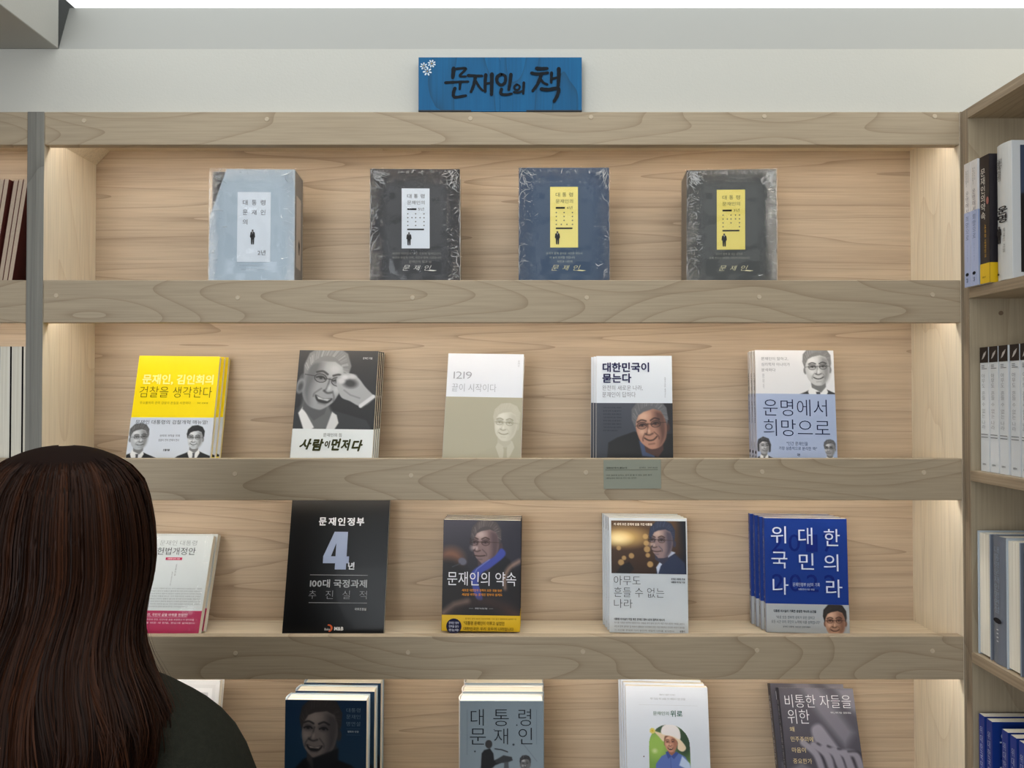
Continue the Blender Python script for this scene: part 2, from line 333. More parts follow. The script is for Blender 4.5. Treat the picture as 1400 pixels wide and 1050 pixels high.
def head(c, cx, cy, S, pal=GRAY, rot=0., turn=0., glasses=True, smile=.3, side=1, body=True, seed=1, wide=1., female=False, shirt=True):
    """a man's head and shoulders; S is the head's height, turn -1..1 shifts the features"""
    co, si = math.cos(rot), math.sin(rot)
    T = lambda pts: [(cx+(x*co-y*si)*S, cy+(x*si+y*co)*S) for x, y in pts]
    T0 = lambda pts: [(cx+x*S, cy+y*S) for x, y in pts]
    sf = max(.008, .025*S)
    if body:
        c.poly(T0([(-.95, 1.5), (-.9, 1.0), (-.72, .84), (-.34, .68), (-.12, .56), (.14, .56), (.38, .68), (.76, .84), (.94, 1.0), (1., 1.5)]), pal['suit'], sf)
        c.poly(T0([(-.2, .5), (.2, .5), (.27, .68), (.05, 1.15), (-.1, 1.15), (-.28, .68)]), pal['shirt'], sf)
        c.poly(T0([(-.06, .68), (.06, .68), (.05, .78), (.08, 1.3), (-.07, 1.3), (-.04, .78)]), pal['tie'], sf)
    c.poly(T([(-.22, .2), (.2, .2), (.19, .55), (.05, .7), (-.2, .55)]), pal['sh'], sf)
    f = turn*.10
    if not female:
        for s_ in (-1, 1):
            if turn*s_ < .45: c.ell(*T([(s_*.335*wide-f*.3, .06)])[0], .05*S, .1*S, pal['sh'], sf, rot)
    face = [(-.31, -.3), (-.335, -.05), (-.325, .12), (-.27, .32), (-.13, .47), (f*.5, .505), (.14, .47), (.27, .32), (.325, .12), (.335, -.05), (.31, -.3), (.18, -.46), (-.18, -.46)]
    c.poly(T([(x*wide, y) for x, y in face]), pal['skin'], sf, smooth=True)
    c.poly(T([(side*.10*wide, -.3), (side*.33*wide, -.25), (side*.335*wide, .12), (side*.26*wide, .34), (side*.1, .48), (side*.14, .2)]), pal['sh'], .16*S, alpha=.75, smooth=True)
    c.ell(*T([(-side*.14, -.24)])[0], .13*S, .11*S, pal['hi'], .14*S, rot, .7)
    c.ell(*T([(-side*.17+f, .1)])[0], .07*S, .07*S, pal['hi'], .1*S, rot, .6)
    for s_ in (-1, 1):                              # eyes, brows
        ex = s_*.145+f
        c.ell(*T([(ex, -.055)])[0], .085*S, .06*S, pal['sh'], .07*S, rot, .7)
        c.line(T([(ex-.075, -.035), (ex-.02, -.06), (ex+.04, -.06), (ex+.075, -.035)]), .026*S, pal['ln'], .012*S+.003, smooth=True)
        c.ell(*T([(ex, -.04)])[0], .026*S, .022*S, pal['ln'], .02*S, rot)
        c.line(T([(ex-.095, -.125), (ex, -.16 if s_ < 0 else -.165), (ex+.095, -.125)]), .034*S, pal['ln'], .02*S, .8, smooth=True)
    c.line(T([(f*1.2-.01, -.06), (f*1.4-.03, .1), (f*1.5-.065, .16)]), .022*S, pal['sh'], .03*S, .9, smooth=True)
    c.line(T([(f*1.5-.075, .165), (f*1.4, .19), (f*1.4+.075, .165)]), .03*S, pal['ln'], .03*S, .7, smooth=True)
    c.ell(*T([(f*1.5, .1)])[0], .03*S, .05*S, pal['hi'], .04*S, rot, .7)
    m = smile*.08
    if smile > .8:
        c.poly(T([(-.15+f, .265), (f, .30), (.15+f, .265), (.08+f, .37), (-.08+f, .37)]), pal['ln'], sf, smooth=True)
        c.poly(T([(-.12+f, .28), (f, .305), (.12+f, .28), (.08+f, .325), (-.08+f, .325)]), pal['hi'], sf)
    else:
        c.line(T([(-.135+f, .30-m), (-.05+f, .305), (.05+f, .305), (.135+f, .30-m)]), .03*S, pal['ln'], .02*S, .85, smooth=True)
    for s_ in (-1, 1): c.line(T([(s_*.1+f*1.2, .14), (s_*.17+f, .24), (s_*.175+f, .3)]), .018*S, pal['sh'], .03*S, .8, smooth=True)
    c.line(T([(-.06+f, .39), (.06+f, .39)]), .02*S, pal['sh'], .04*S, .6)
    # hair, parted to one side
    if female:
        c.poly(T([(-.40, .34), (-.46, -.05), (-.36, -.44), (-.05, -.62), (.3, -.5), (.44, -.1), (.4, .36), (.3, .4), (.31, -.02), (.2, -.28), (-.1, -.3), (-.3, -.12), (-.3, .36)]), pal['hair'], sf)
    else:
        c.poly(T([(-.345*wide, .02), (-.40*wide, -.2), (-.37*wide, -.42), (-.2, -.60), (.05, -.64), (.27, -.56), (.39*wide, -.36), (.39*wide, -.12), (.345*wide, .02), (.315*wide, -.16), (.25, -.31), (.1, -.37), (-.12, -.33), (-.24, -.27), (-.31*wide, -.14)]), pal['hair'], sf)
    rr = random.Random(seed)
    for k in range(30):
        a = -2.95+2.7*k/29+rr.uniform(-.05, .05); r0, r1 = .40, .60
        c.line(T([(math.cos(a)*r0*.8*wide, math.sin(a)*r0-.06), (math.cos(a+.12)*r1*.66*wide, math.sin(a+.12)*r1-.02)]), .011*S, pal['hh'], .022*S, rr.choice((.15, .3, .5)))
    if glasses:
        for s_ in (-1, 1):
            ex = s_*.15+f; pts = T([(ex+.105*math.cos(q), -.035+.075*math.sin(q)) for q in np.linspace(0, 2*PI, 14)])
            c.line(pts, .014*S, pal['ln'], .008, .9)
        c.line(T([(-.05+f, -.05), (.05+f, -.05)]), .014*S, pal['ln'], .008, .9)
        c.line(T([(.25+f, -.05), (.335, -.04)]), .014*S, pal['ln'], .008, .7); c.line(T([(-.25+f, -.05), (-.335, -.04)]), .014*S, pal['ln'], .008, .7)

def grid_print(name, c, x0, x1, z1, z0, y, parent, side=False):
    """link the canvas as a grid lying in a plane of constant y (z1 top)"""
    nx, ny = c.nx, c.ny; X = x0+(x1-x0)*c.X; Z = z1+(z0-z1)*(c.Y/c.h)
    co = np.stack([X, np.full_like(X, y), Z], -1).reshape(-1, 3)
    i = np.arange(nx*ny); r = i//nx; q = i % nx; a = r*(nx+1)+q
    f = np.stack([a, a+nx+1, a+nx+2, a+1], -1)
    me = bpy.data.meshes.new(name); me.vertices.add(len(co)); me.vertices.foreach_set('co', co.ravel())
    me.loops.add(f.size); me.loops.foreach_set('vertex_index', f.ravel().astype(np.int32))
    me.polygons.add(len(f)); me.polygons.foreach_set('loop_start', (np.arange(len(f))*4).astype(np.int32)); me.polygons.foreach_set('loop_total', np.full(len(f), 4, np.int32))
    me.update(calc_edges=True)
    at_ = me.color_attributes.new('ink', 'FLOAT_COLOR', 'POINT'); L = s2l(c.C).reshape(-1, 3)
    at_.data.foreach_set('color', np.concatenate([L, np.ones((len(L), 1))], 1).ravel().astype(np.float32))
    return link(name, me, M_print, parent)

# ------------------------------------------------------------------ lettering
_cache = {}; _sets = {}
CHARS = '''!&(),-.0123456789ABCDEFGHIJKLMNOPQRSTUVWXYZabcdefghijklmnopqrstuvwxyz·가각간개거건걸검것게겠결경계고과교구국권그글기길김께꾸꿔끝나난내냐넨년념노높눈뉴는니다단담답당대더던도동되된될두드든들따때뜻라란람런력령로록루룬를름리립마만말망매머먼메며명모무문묻물미민바박반발번법변보본봄부분불비빛사산살삶상새생서석설성세소속수순쉽습승시신실심싶아안았앞야약어얼없었에여역엮연영오온옮와완왜외요우운웃월위유으은을음의이인일읽임입있자작잘장재저적전접정제조주줄중지직진질집째찬찰참책철첫추취층치커통파판펴평하학한할함항해행헌혁호화확회흔희히힘"'''+"'"
def glyph_set(weight, res):
    """every character's flat outline, read off one text object with a character per line"""
    k = (round(weight, 4), res)
    if k in _sets: return _sets[k]
    cu = bpy.data.curves.new('pen', 'FONT'); cu.body = '\n'.join(CHARS); cu.offset = weight; cu.resolution_u = res; cu.space_line = 3.
    o = bpy.data.objects.new('pen', cu); COL.objects.link(o); me = o.to_mesh()
    v = np.zeros(len(me.vertices)*3); me.vertices.foreach_get('co', v); v = v.reshape(-1, 3)[:, :2]
    ln = np.round((.36-v[:, 1])/3.).astype(int); out = {c: ([], []) for c in CHARS}; newi = np.zeros(len(v), int)
    for i in range(len(v)):
        q = out[CHARS[min(max(ln[i], 0), len(CHARS)-1)]][0]; newi[i] = len(q); q.append((v[i, 0], v[i, 1]+3.*ln[i]))
    for p in me.polygons:
        t = tuple(p.vertices); out[CHARS[min(max(ln[t[0]], 0), len(CHARS)-1)]][1].append(tuple(newi[j] for j in t))
    o.to_mesh_clear(); bpy.data.objects.remove(o); bpy.data.curves.remove(cu); _sets[k] = out; return out
def glyphs(body, weight=0., res=2, shear=0., spacing=1., line=1.):
    k = (body, weight, res, shear, spacing, line)
    if k in _cache: return _cache[k]
    g = glyph_set(min((-.012, 0., .014), key=lambda q: abs(q-weight)), 3); V, Fc, Dp = [], [], []
    bold = max(0., weight-.012) if weight > .019 else 0.      # heavier letters: the same outline laid over itself, a little to every side
    for li, row in enumerate(body.split('\n')):
        x = 0.; part = []
        for ch in row:
            if ch == ' ': x += .28; continue
            vs, fs = g[ch]; han = ord(ch) > 0x2E00
            if not vs: x += .3; continue
            xs = [p[0] for p in vs]; dx = x-(0 if han else min(xs)-.04); part.append((vs, fs, dx)); x += .92 if han else max(xs)-min(xs)+.09
        cx = x/2 if '\n' in body else 0
        for vs, fs, dx in part:
            for ci, (ox, oy) in enumerate(((-bold, 0), (bold, 0), (0, bold), (0, -bold)) if bold else ((0, 0),)):
                b = len(V); Dp += [ci]*len(vs); V += [(p[0]+ox+dx-cx+p[1]*shear, p[1]+oy-li*1.0*line) for p in vs]; Fc += [tuple(i+b for i in f) for f in fs]
    _cache[k] = (np.array(V), Fc, Dp); return _cache[k]
class Ink:
    """collects flat lettering and marks as one mesh with a material per colour"""
    def __init__(s): s.v = []; s.f = []; s.m = []; s.mats = []
    def mi(s, col):
        m = mat('ink_%d_%d_%d' % tuple(col), rgb(*col), .6, spec=.15)
        if m not in s.mats: s.mats.append(m)
        return s.mats.index(m)
    def out(s, fr):
        o, a, c = (np.array(fr(*q), float) for q in ((0, 0), (1, 0), (0, 1))); n = np.cross(a-o, o-c); return n/np.linalg.norm(n)
    def add(s, V, Fc, col, fr=None):
        if fr is not None:                        # turn single faces so that they look outwards
            P = np.array(V, float); n = sum(np.cross(P[i], P[(i+1) % len(P)]) for i in range(len(P)))
            if n @ s.out(fr) < 0: V = V[::-1]
        b = len(s.v); s.v += [tuple(p) for p in V]; k = s.mi(col)
        for f in Fc: s.f.append(tuple(i+b for i in f)); s.m.append(k)
    def text(s, body, fr, box_, col, weight=0., res=2, shear=0., spacing=1., line=1., rot=False, tilt=0.):
        v, f, dp = glyphs(body, weight, res, shear, spacing, line); nn = s.out(fr)*.00004
        if not len(v): return
        a, b = v.min(0), v.max(0); q = (v-a)/(b-a+1e-9)
        if rot: q = np.stack([q[:, 1], 1-q[:, 0]], -1); q[:, 1] = 1-q[:, 1]; q[:, 1] = 1-q[:, 1]
        u0, v0, u1, v1 = box_; U = u0+(u1-u0)*q[:, 0]; Vv = v1+(v0-v1)*q[:, 1]
        if tilt: Vv = Vv+(U-(u0+u1)/2)*tilt
        s.add([tuple(np.array(fr(x, y))+nn*k) for x, y, k in zip(U, Vv, dp)], f, col)
    def rect(s, fr, box_, col):
        u0, v0, u1, v1 = box_; s.add([fr(u0, v1), fr(u1, v1), fr(u1, v0), fr(u0, v0)], [(0, 1, 2, 3)], col, fr)
    def disc(s, fr, cu, cv, ru, rv, col, n=16):
        s.add([fr(cu+ru*math.cos(2*PI*i/n), cv-rv*math.sin(2*PI*i/n)) for i in range(n)], [tuple(range(n))], col, fr)
    def poly(s, fr, pts, col): s.add([fr(x, y) for x, y in pts], [tuple(range(len(pts)))], col, fr)
    def build(s, name, parent):
        if not s.v: return None
        me = bpy.data.meshes.new(name); me.from_pydata(s.v, [], s.f); me.polygons.foreach_set('material_index', s.m)
        return link(name, me, s.mats, parent)

# ------------------------------------------------------------------ books
def make_book(name, label, w, h, t, cover, spine=None, hard=False, band=None, pics=(), ink=None, sink=None, group=None, page=None, slip=None, film=False, cat='book', gloss=.35, back=None):
    """front cover in the plane y=0 facing -y, spine on the -x side, origin at the middle of the cover's foot.
    band: (v0, front colour, spine colour); pics: (u0,v0,u1,v1,canvas); ink(I, fr): front lettering; sink(I, fr): spine lettering"""
    t0 = thing(name, label, cat, group=group)
    spine = spine or cover; ct = .0022 if hard else .0005; ov = .003 if hard else 0.
    mc = mat('cover_%d_%d_%d_%g' % (*cover, gloss), rgb(*cover), gloss, spec=.3, coat=.03); msp = mat('cover_%d_%d_%d_%g' % (*spine, gloss), rgb(*spine), gloss, spec=.3, coat=.03)
    x0, x1 = -w/2, w/2
    bm = bmesh.new()
    if hard:
        bx(bm, x0, 0, 0, x1, ct, h, 0, .0005); bx(bm, x0, t-ct, 0, x1, t, h, 1, .0005)
        n = 7; pts = []                              # softly rounded spine
        for i in range(n):
            a = PI*i/(n-1); pts.append((x0-.0035*math.sin(a)**.8, ct*.2+(t-ct*.4)*(i/(n-1))))
        vs = [[bm.verts.new((x, y, z)) for z in (0, h)] for x, y in pts]; vi = [[bm.verts.new((x+.002, y, z)) for z in (0, h)] for x, y in pts]
        fs = []
        for i in range(n-1):
            fs.append(bm.faces.new([vs[i][0], vs[i][1], vs[i+1][1], vs[i+1][0]])); fs.append(bm.faces.new([vi[i][0], vi[i+1][0], vi[i+1][1], vi[i][1]]))
            fs.append(bm.faces.new([vs[i][1], vi[i][1], vi[i+1][1], vs[i+1][1]])); fs.append(bm.faces.new([vs[i][0], vs[i+1][0], vi[i+1][0], vi[i][0]]))
        for f in fs: f.material_index = 1
    else:
        bx(bm, x0, 0, 0, x1, ct, h); bx(bm, x0, t-ct, 0, x1, t, h); fs = bx(bm, x0-.0004, .0002, 0, x0+.0003, t-.0002, h)
        for f in fs: f.material_index = 1
    bmesh.ops.recalc_face_normals(bm, faces=bm.faces[:])
    done('cover', bm, [mc, msp], t0)
    bm = bmesh.new(); a = ov; bx(bm, x0+.0006, ct, a, x1-a-(.0006 if not hard else .0), t-ct, h-a)
    pg = done('pages', bm, page or M_page, t0)
    xs = x0-(.0037 if hard else .0005)
    if band:
        bv, bc, bsc = band; zb = h*(1-bv); e = .0003
        mb = mat('band_%d_%d_%d' % bc, rgb(*bc), .4, coat=.1); ms = mat('band_%d_%d_%d' % bsc, rgb(*bsc), .4, coat=.1)
        bm = bmesh.new(); bx(bm, x0, -e, .0002, x1+e, 0, zb); bx(bm, x0, t, .0002, x1, t+e, zb)
        for f in bx(bm, xs-e, .0, .0002, xs, t, zb): f.material_index = 1
        done('paper_band', bm, [mb, ms], t0)
    for (u0, v0, u1, v1, c) in pics:
        yb = -.0006 if band and v0 >= band[0]-.01 else -.0003
        grid_print('cover_picture', c, x0+u0*w, x0+u1*w, h*(1-v0), h*(1-v1), yb, t0)
    if ink:
        I = Ink(); ink(I, lambda u, v: (x0+u*w, -.0009, h*(1-v))); I.build('lettering', t0)
    if sink:
        I = Ink(); sink(I, lambda u, v: (xs-.0006, t*(1-u), h*(1-v))); I.build('spine_lettering', t0)
    if film:
        bm = bmesh.new(); e = .0016; bx(bm, x0-e-.0005, -e, .0003, x1+e, t+e, h+e, 0, .001); done('shrink_film', bm, M_wrap, t0)
    return t0
def pose(o, x, y, z, yaw=0, lean=0, roll=0):
    R3 = Matrix.Rotation(math.radians(yaw), 3, 'Z') @ Matrix.Rotation(-math.radians(lean), 3, 'X') @ Matrix.Rotation(math.radians(roll), 3, 'Y')
    bb = [Vector(q) for ch in o.children for q in ch.bound_box]          # rest the lowest corner on the shelf board
    surf = min((q for q in SURF[1:] if abs(q-z) < .02), default=None)
    if surf is not None and bb: z = surf+.0005-min((R3 @ q).z for q in bb)
    if bb and abs(yaw) < 30 and x < .8 and surf is not None:
        ym = max((R3 @ q).y for q in bb)+y
        if ym > YB-.001: print('BACK', o.name, round(ym-YB, 4)); y -= ym-YB+.001
    R = Matrix.Rotation(math.radians(yaw), 4, 'Z') @ Matrix.Rotation(-math.radians(lean), 4, 'X') @ Matrix.Rotation(math.radians(roll), 4, 'Y')
    o.matrix_world = Matrix.Translation((x, y, z)) @ R; o.matrix_basis = Matrix.Translation((x, y, z)) @ R
ORD = ['front', 'second', 'third', 'fourth', 'fifth', 'sixth']
def stack(first, P, t, n, what, dx=0., group=None, dys=None, jit=0.):
    """copies standing behind the front book, each a little further back"""
    x, y, z, yaw, lean, roll = P; pose(first, x, y, z, yaw, lean, roll); out = [first]
    if n > 1: first['group'] = group
    for k in range(1, n):
        c = copy_tree(first); d = k*(t+.0017)/math.cos(math.radians(lean)); ya = math.radians(yaw)
        ddx = dx*k if not isinstance(dx, (list, tuple)) else dx[k-1]
        pose(c, x+ddx*math.cos(ya)-d*math.sin(ya), y+d*math.cos(ya)+ddx*math.sin(ya), z, yaw+jit*((-1)**k), lean, roll)
        c['label'] = ('rearmost of the stack of ' if k == n-1 and n > 2 else 'copy directly behind the front one of the ' if k == 1 else ORD[k]+' from the front in the stack of ')+what
        c['group'] = group; out.append(c)
    return out
def res(w): return max(40, int(w/.0011))

# ------------------------------------------------------------------ poses fitted to the shelves: x, y, z, yaw, lean, roll, width, height
FIT = {
'box1':(-0.4820,0.0381,1.8125,2.73,2.53,-0.38,0.1559,0.2280),
'box2':(-0.1798,0.0467,1.8122,2.31,2.41,-0.38,0.1674,0.2313),
'box3':(0.0972,0.0459,1.8117,-0.66,2.32,0.09,0.1688,0.2339),
'box4':(0.4087,0.0460,1.8119,-4.58,1.72,0.48,0.1648,0.2293),
'yellow':(-0.6428,0.0544,1.4901,5.88,17.15,0.44,0.1509,0.2145),
'mono':(-0.3392,0.0575,1.4905,0.10,14.72,0.76,0.1531,0.2228),
'beige':(-0.0578,0.0572,1.4915,-4.78,13.04,1.01,0.1467,0.2127),
'navy':(0.2292,0.0589,1.4885,-6.54,7.71,0.13,0.1423,0.2071),
'lavender':(0.5354,0.0623,1.4889,-4.87,7.57,0.66,0.1457,0.2176),
'pink':(-0.6523,0.0669,1.1709,-1.30,21.07,0.20,0.1289,0.1839),
'black':(-0.3372,0.0730,1.1688,0.22,13.12,0.54,0.1912,0.2558),
'scarf':(-0.0592,0.0791,1.1687,-0.38,3.8,0.75,0.1479,0.2082),
'bokeh':(0.2597,0.0837,1.1681,-4.87,4.2,-0.12,0.1482,0.2163),
'royal':(0.5620,0.0853,1.1670,-5.87,2.57,-0.32,0.1526,0.2158),
'frame':(-0.6383,0.0657,0.8495,-2.22,10.71,0.09,0.1505,0.2244),
'teal':(-0.3416,0.0312,0.8465,-1.11,0.71,0.29,0.1494,0.2136),
'podium':(-0.0185,0.0238,0.8462,-0.65,0.61,-0.07,0.1523,0.2159),
'arch':(0.2898,0.0396,0.8488,-4.79,9.47,-0.49,0.1524,0.2231),
'hands':(0.5878,0.0490,0.8521,-2.45,20.31,-0.19,0.1419,0.2097)}
WHT, BLK = (236, 238, 240), (26, 26, 28)
def lorem(I, fr, rows, u0, u1, v0, dv, hh, col, words, weight=0.):
    for k in range(rows):
        I.text(words[k % len(words)], fr, (u0, v0+k*dv, u1 if k < rows-1 or rows == 1 else u0+(u1-u0)*.8, v0+k*dv+hh), col, weight, 1)
def little_man(I, fr, u, v, w, h, col=(24, 24, 28)):
    I.disc(fr, u+w*.5, v+h*.07, w*.17, h*.065, (70, 60, 56), 10)
    I.poly(fr, [(u+w*.12, v+h*.2), (u+w*.4, v+h*.13), (u+w*.6, v+h*.13), (u+w*.88, v+h*.2), (u+w*.98, v+h*.5), (u+w*.82, v+h*.56), (u+w*.78, v+h*.98), (u+w*.56, v+h), (u+w*.5, v+h*.62), (u+w*.46, v+h), (u+w*.24, v+h*.98), (u+w*.2, v+h*.56), (u+w*.03, v+h*.5)], col)
    I.poly(fr, [(u+w*.42, v+h*.14), (u+w*.58, v+h*.14), (u+w*.5, v+h*.32)], (230, 230, 232))

# ---- top shelf: four shrink-wrapped slipcased sets
def slip_set(key, col, side, labcol, u0, v0, u1, v1, year, t, label, txt, dots, quote, sig=(214, 214, 196)):
    x, y, z, yaw, lean, roll, w, h = FIT[key]
    def ink(I, fr):
        I.rect(fr, (u0, v0, u1, v1), labcol); U = lambda a: u0+(u1-u0)*a; V = lambda a: v0+(v1-v0)*a; g = (86, 84, 84) if labcol[2] > 200 else (104, 94, 50)
        f = lambda a, b: (lambda p: (p[0], -.0012, p[2]))(fr(a, b))
        I.text('대', f, (U(.2), V(.095), U(.35), V(.165)), g); I.text('통', f, (U(.44), V(.095), U(.58), V(.165)), g); I.text('령', f, (U(.68), V(.095), U(.82), V(.165)), g)
        I.text('문재인의', f, (U(.2), V(.205), U(.82), V(.27)), g)
        I.rect(f, (U(.2), V(.333), U(.53), V(.362)), BLK); I.text(year, f, (U(.59), V(.32), U(.8), V(.37)), g)
        for r, row in enumerate(dots):
            for c_ in row: I.disc(f, U(c_), V(.425+.065*r), .008, .0055, (90, 88, 84), 6)
        I.rect(f, (U(.2), V(.672), U(.8), V(.697)), BLK); little_man(I, f, U(.16), V(.73), (u1-u0)*.2, (v1-v0)*.22)
        for i, q in enumerate(quote): I.text(q[0], fr, (q[1], .685+.033*i, q[2], .705+.033*i), txt, 0, 1)
        # handwritten signature
        for a, b, d in ((.36, .44, '문'), (.48, .56, '재'), (.60, .68, '인')): I.text(d, fr, (a, .79, b, .832), sig, -.012, 2, .35)
        I.poly(fr, [(.66, .826), (.74, .832), (.70, .838), (.64, .834)], sig)
    o = make_book('slipcased_book_set', label, w, h, t, col, side, band=None, ink=ink, film=True, cat='book set', gloss=.45, group='shrink-wrapped slipcased sets on the top shelf')
    creases(w, h, o, len(year)+int(col[0]), 230 if key in ('box2', 'box4') else 150); pose(o, x, y, z, yaw, lean, roll); return o
D5 = [(.22, .5, .8), (.22, .37, .5, .66, .8), (.22, .5, .8), (.22, .5, .8)]
slip_set('box2', (58, 59, 63), (78, 78, 82), (220, 227, 236), .349, .161, .66, .653, '5년', .06, 'charcoal slipcased set in crinkled film with a white label', (140, 138, 134), D5,
         [('위대한 대한민국, 국민 모두와 함께입니다', .245, .785), ('위로와 희망의 나라, 국민과 함께 가겠습니다', .245, .79), ('문재인의 말과 글', .43, .68)], (236, 236, 232))
slip_set('box3', (60, 80, 106), (60, 80, 106), (240, 226, 138), .345, .157, .653, .648, '4년', .06, 'slate blue slipcased set in crinkled film with a yellow label', (170, 178, 170), [(.22, .5, .8)]*3+[(.22, .4, .6, .8)],
         [('우리가 함께 걸어온 시간은 반드시', .30, .70), ('더 높이 도약할 것입니다', .34, .62), ('국민과 나란히', .42, .59)], (232, 226, 180))
slip_set('box4', (76, 79, 80), (110, 106, 102), (232, 216, 122), .334, .167, .649, .66, '3년', .07, 'grey slipcased set in wrinkled film with a yellow label', (150, 150, 142), [(.22, .5, .66, .8), (.22, .37, .5, .66, .8), (.22, .5, .8), (.22, .8)],
         [('모두가 함께 잘 사는 나라로', .32, .62), ('함께 만드는 위대한 내일이 되겠습니다', .25, .70)], (232, 226, 190))
# the silver set: a dark book inside a slipcase whose mouth is cut on the slant
x, y, z, yaw, lean, roll, w, h = FIT['box1']; t = .066
s1 = thing('slipcased_book_set', 'silver slipcase cut on the slant around a dark book, with a white label', 'book set', group='shrink-wrapped slipcased sets on the top shelf')
bm = bmesh.new(); bx(bm, -w/2+.003, .003, .001, w/2-.004, t-.003, h-.003, 0, .001); done('inner_book', bm, mat('cover_56_57_60', rgb(56, 57, 60), .5), s1)
bm = bmesh.new(); cut = [(-w/2, 0), (w/2, 0), (w/2, h), (-w/2+.19*w, h), (-w/2, h*.6)]
prism(bm, cut, 0, .0022); prism(bm, cut, t-.0022, t)
for f in bx(bm, w/2-.0022, .0022, 0, w/2, t-.0022, h): f.material_index = 1
for f in bx(bm, -w/2+.19*w, .0022, h-.0022, w/2-.0022, t-.0022, h): f.material_index = 1
bx(bm, -w/2, .0022, 0, w/2-.0022, t-.0022, .0022)
done('slipcase', bm, [mat('silver_card', rgb(158, 173, 186), .38, metal=.25, coat=.2), mat('grey_card', rgb(128, 126, 126), .5)], s1)
I = Ink(); fr = lambda u, v: (-w/2+u*w, -.0006, h*(1-v)); f2 = lambda u, v: (-w/2+u*w, -.001, h*(1-v))
I.rect(fr, (.326, .19, .718, .768), (218, 226, 236))
for s, v0 in (('대통령', .256), ('문재인', .337), ('의', .417)):
    for k, ch in enumerate(s): I.text(ch, f2, (.39+.105*k, v0, .445+.105*k, v0+.043), (92, 92, 98))
little_man(I, f2, .475, .50, .065, .125); I.text('2년', f2, (.57, .67, .66, .712), (80, 80, 86))
I.text('위대한 국민과 함께 걸어온 두 번째 기록', fr, (.34, .79, .70, .803), (196, 206, 216), 0, 1); I.text('문재인 대통령의 말과 글을 엮은 연설문집', fr, (.36, .82, .69, .833), (196, 206, 216), 0, 1)
I.rect(lambda a, b: (w/2+.0006, t*(.12+.76*a), h*(1-b)), (0.05, .2, .8, .80), (196, 186, 178)); q = lambda a, b: (w/2+.001, t*a, h*(1-b)); little_man(I, q, .4, .55, .2, .13)
I.build('lettering', s1); creases(w, h, s1, 11, 110); bm = bmesh.new(); bx(bm, -w/2-.002, -.0018, .0003, w/2+.002, t+.0018, h+.0018, 0, .001); done('shrink_film', bm, M_wrap, s1); pose(s1, x, y, z, yaw, lean, roll)

# ---- second shelf
K = 'yellow'; w, h = FIT[K][6:]
c = Cv(.42*h/w, res(w), (208, 214, 224)); HB = c.h
head(c, .125, .265, .30, dict(GRAY, suit=(16, 16, 18), skin=(178, 182, 186), bg=0), rot=-.06, turn=.5, seed=3)
head(c, .80, .27, .27, dict(GRAY, suit=(16, 16, 18), hair=(24, 24, 26), hh=(60, 60, 62), skin=(196, 200, 204)), rot=.02, turn=-.5, smile=.6, seed=5)
def ink(I, fr):
    I.text('문재인, 김인회의', fr, (.075, .178, .95, .277), (255, 246, 150), .028); I.text('검찰을 생각한다', fr, (.06, .293, .945, .395), (92, 84, 20), -.006)
    I.text('무소불위의 권력 검찰의 본질을 비판하다', fr, (.08, .432, .70, .458), (176, 156, 30), 0, 1); I.text('문재인 · 김인회 지음', fr, (.78, .438, .91, .453), (110, 98, 20), 0, 1)
    I.text('문재인 대통령의 검찰개혁 매뉴얼!', fr, (.06, .603, .93, .642), (58, 62, 70), .006)
    I.text('권력의 개혁을 위해', fr, (.37, .735, .61, .757), (96, 100, 110), 0, 1); I.text('검찰이 먼저 변해야 한다', fr, (.36, .775, .61, .797), (96, 100, 110), 0, 1); I.text('오월의봄', fr, (.43, .865, .51, .885), (40, 42, 46), .03, 1)
    I.rect(fr, (.0, .945, 1, 1), (220, 204, 90))
b = make_book('paperback_book', 'bright yellow paperback with a pale band of two men, front of its stack', w, h, .0125, (250, 222, 0), (246, 218, 0), band=(.58, (208, 214, 224), (208, 214, 224)), pics=[(0, .58, 1, 1, c)], ink=ink)
stack(b, FIT[K][:6], .0125, 3, 'yellow paperbacks on the second shelf', dx=.0045, group='yellow paperbacks')

K = 'mono'; w, h = FIT[K][6:]
c = Cv(.70*h/w, res(w), (38, 38, 40)); c.grad((52, 52, 54), (20, 20, 22))
c.poly([(-.05, .9), (.02, .76), (.10, .70), (.55, .80), (.9, .90), (1.02, 1.1), (-.05, 1.1)], (44, 45, 48), .02)
c.poly([(.10, .58), (.42, .70), (.50, .86), (.46, 1.05), (.16, 1.05), (.06, .80)], (96, 97, 98), .05)
c.poly([(.05, .82), (.10, .74), (.26, 1.0), (.2, 1.05), (.14, 1.05)], (222, 222, 222), .015); c.poly([(.47, .80), (.53, .84), (.56, .94), (.50, 1.05), (.40, 1.05)], (206, 206, 206), .015)
mp = dict(GRAY, skin=(150, 151, 153), sh=(80, 81, 83), hi=(196, 197, 199), hair=(120, 121, 122), hh=(212, 212, 212))
head(c, .33, .40, .74, mp, rot=.22, turn=.9, smile=1., body=False, seed=8, side=-1, wide=1.0)
c.ell(.05, .47, .055, .10, (128, 129, 131), .02, .2); c.ell(.05, .48, .03, .06, (70, 71, 72), .03, .2)
c.poly([(.50, .36), (.60, .30), (.70, .31), (.78, .37), (.86, .47), (.95, .56), (.99, .60), (.90, .70), (.80, .72), (.68, .66), (.58, .62), (.53, .54), (.50, .45)], (160, 161, 163), .015, smooth=True)
c.ell(.67, .43, .085, .055, (58, 58, 60), .05, .15); c.ell(.56, .40, .045, .035, (190, 190, 192), .03); c.ell(.60, .35, .05, .03, (196, 196, 198), .03); c.ell(.69, .34, .05, .028, (186, 186, 188), .03)
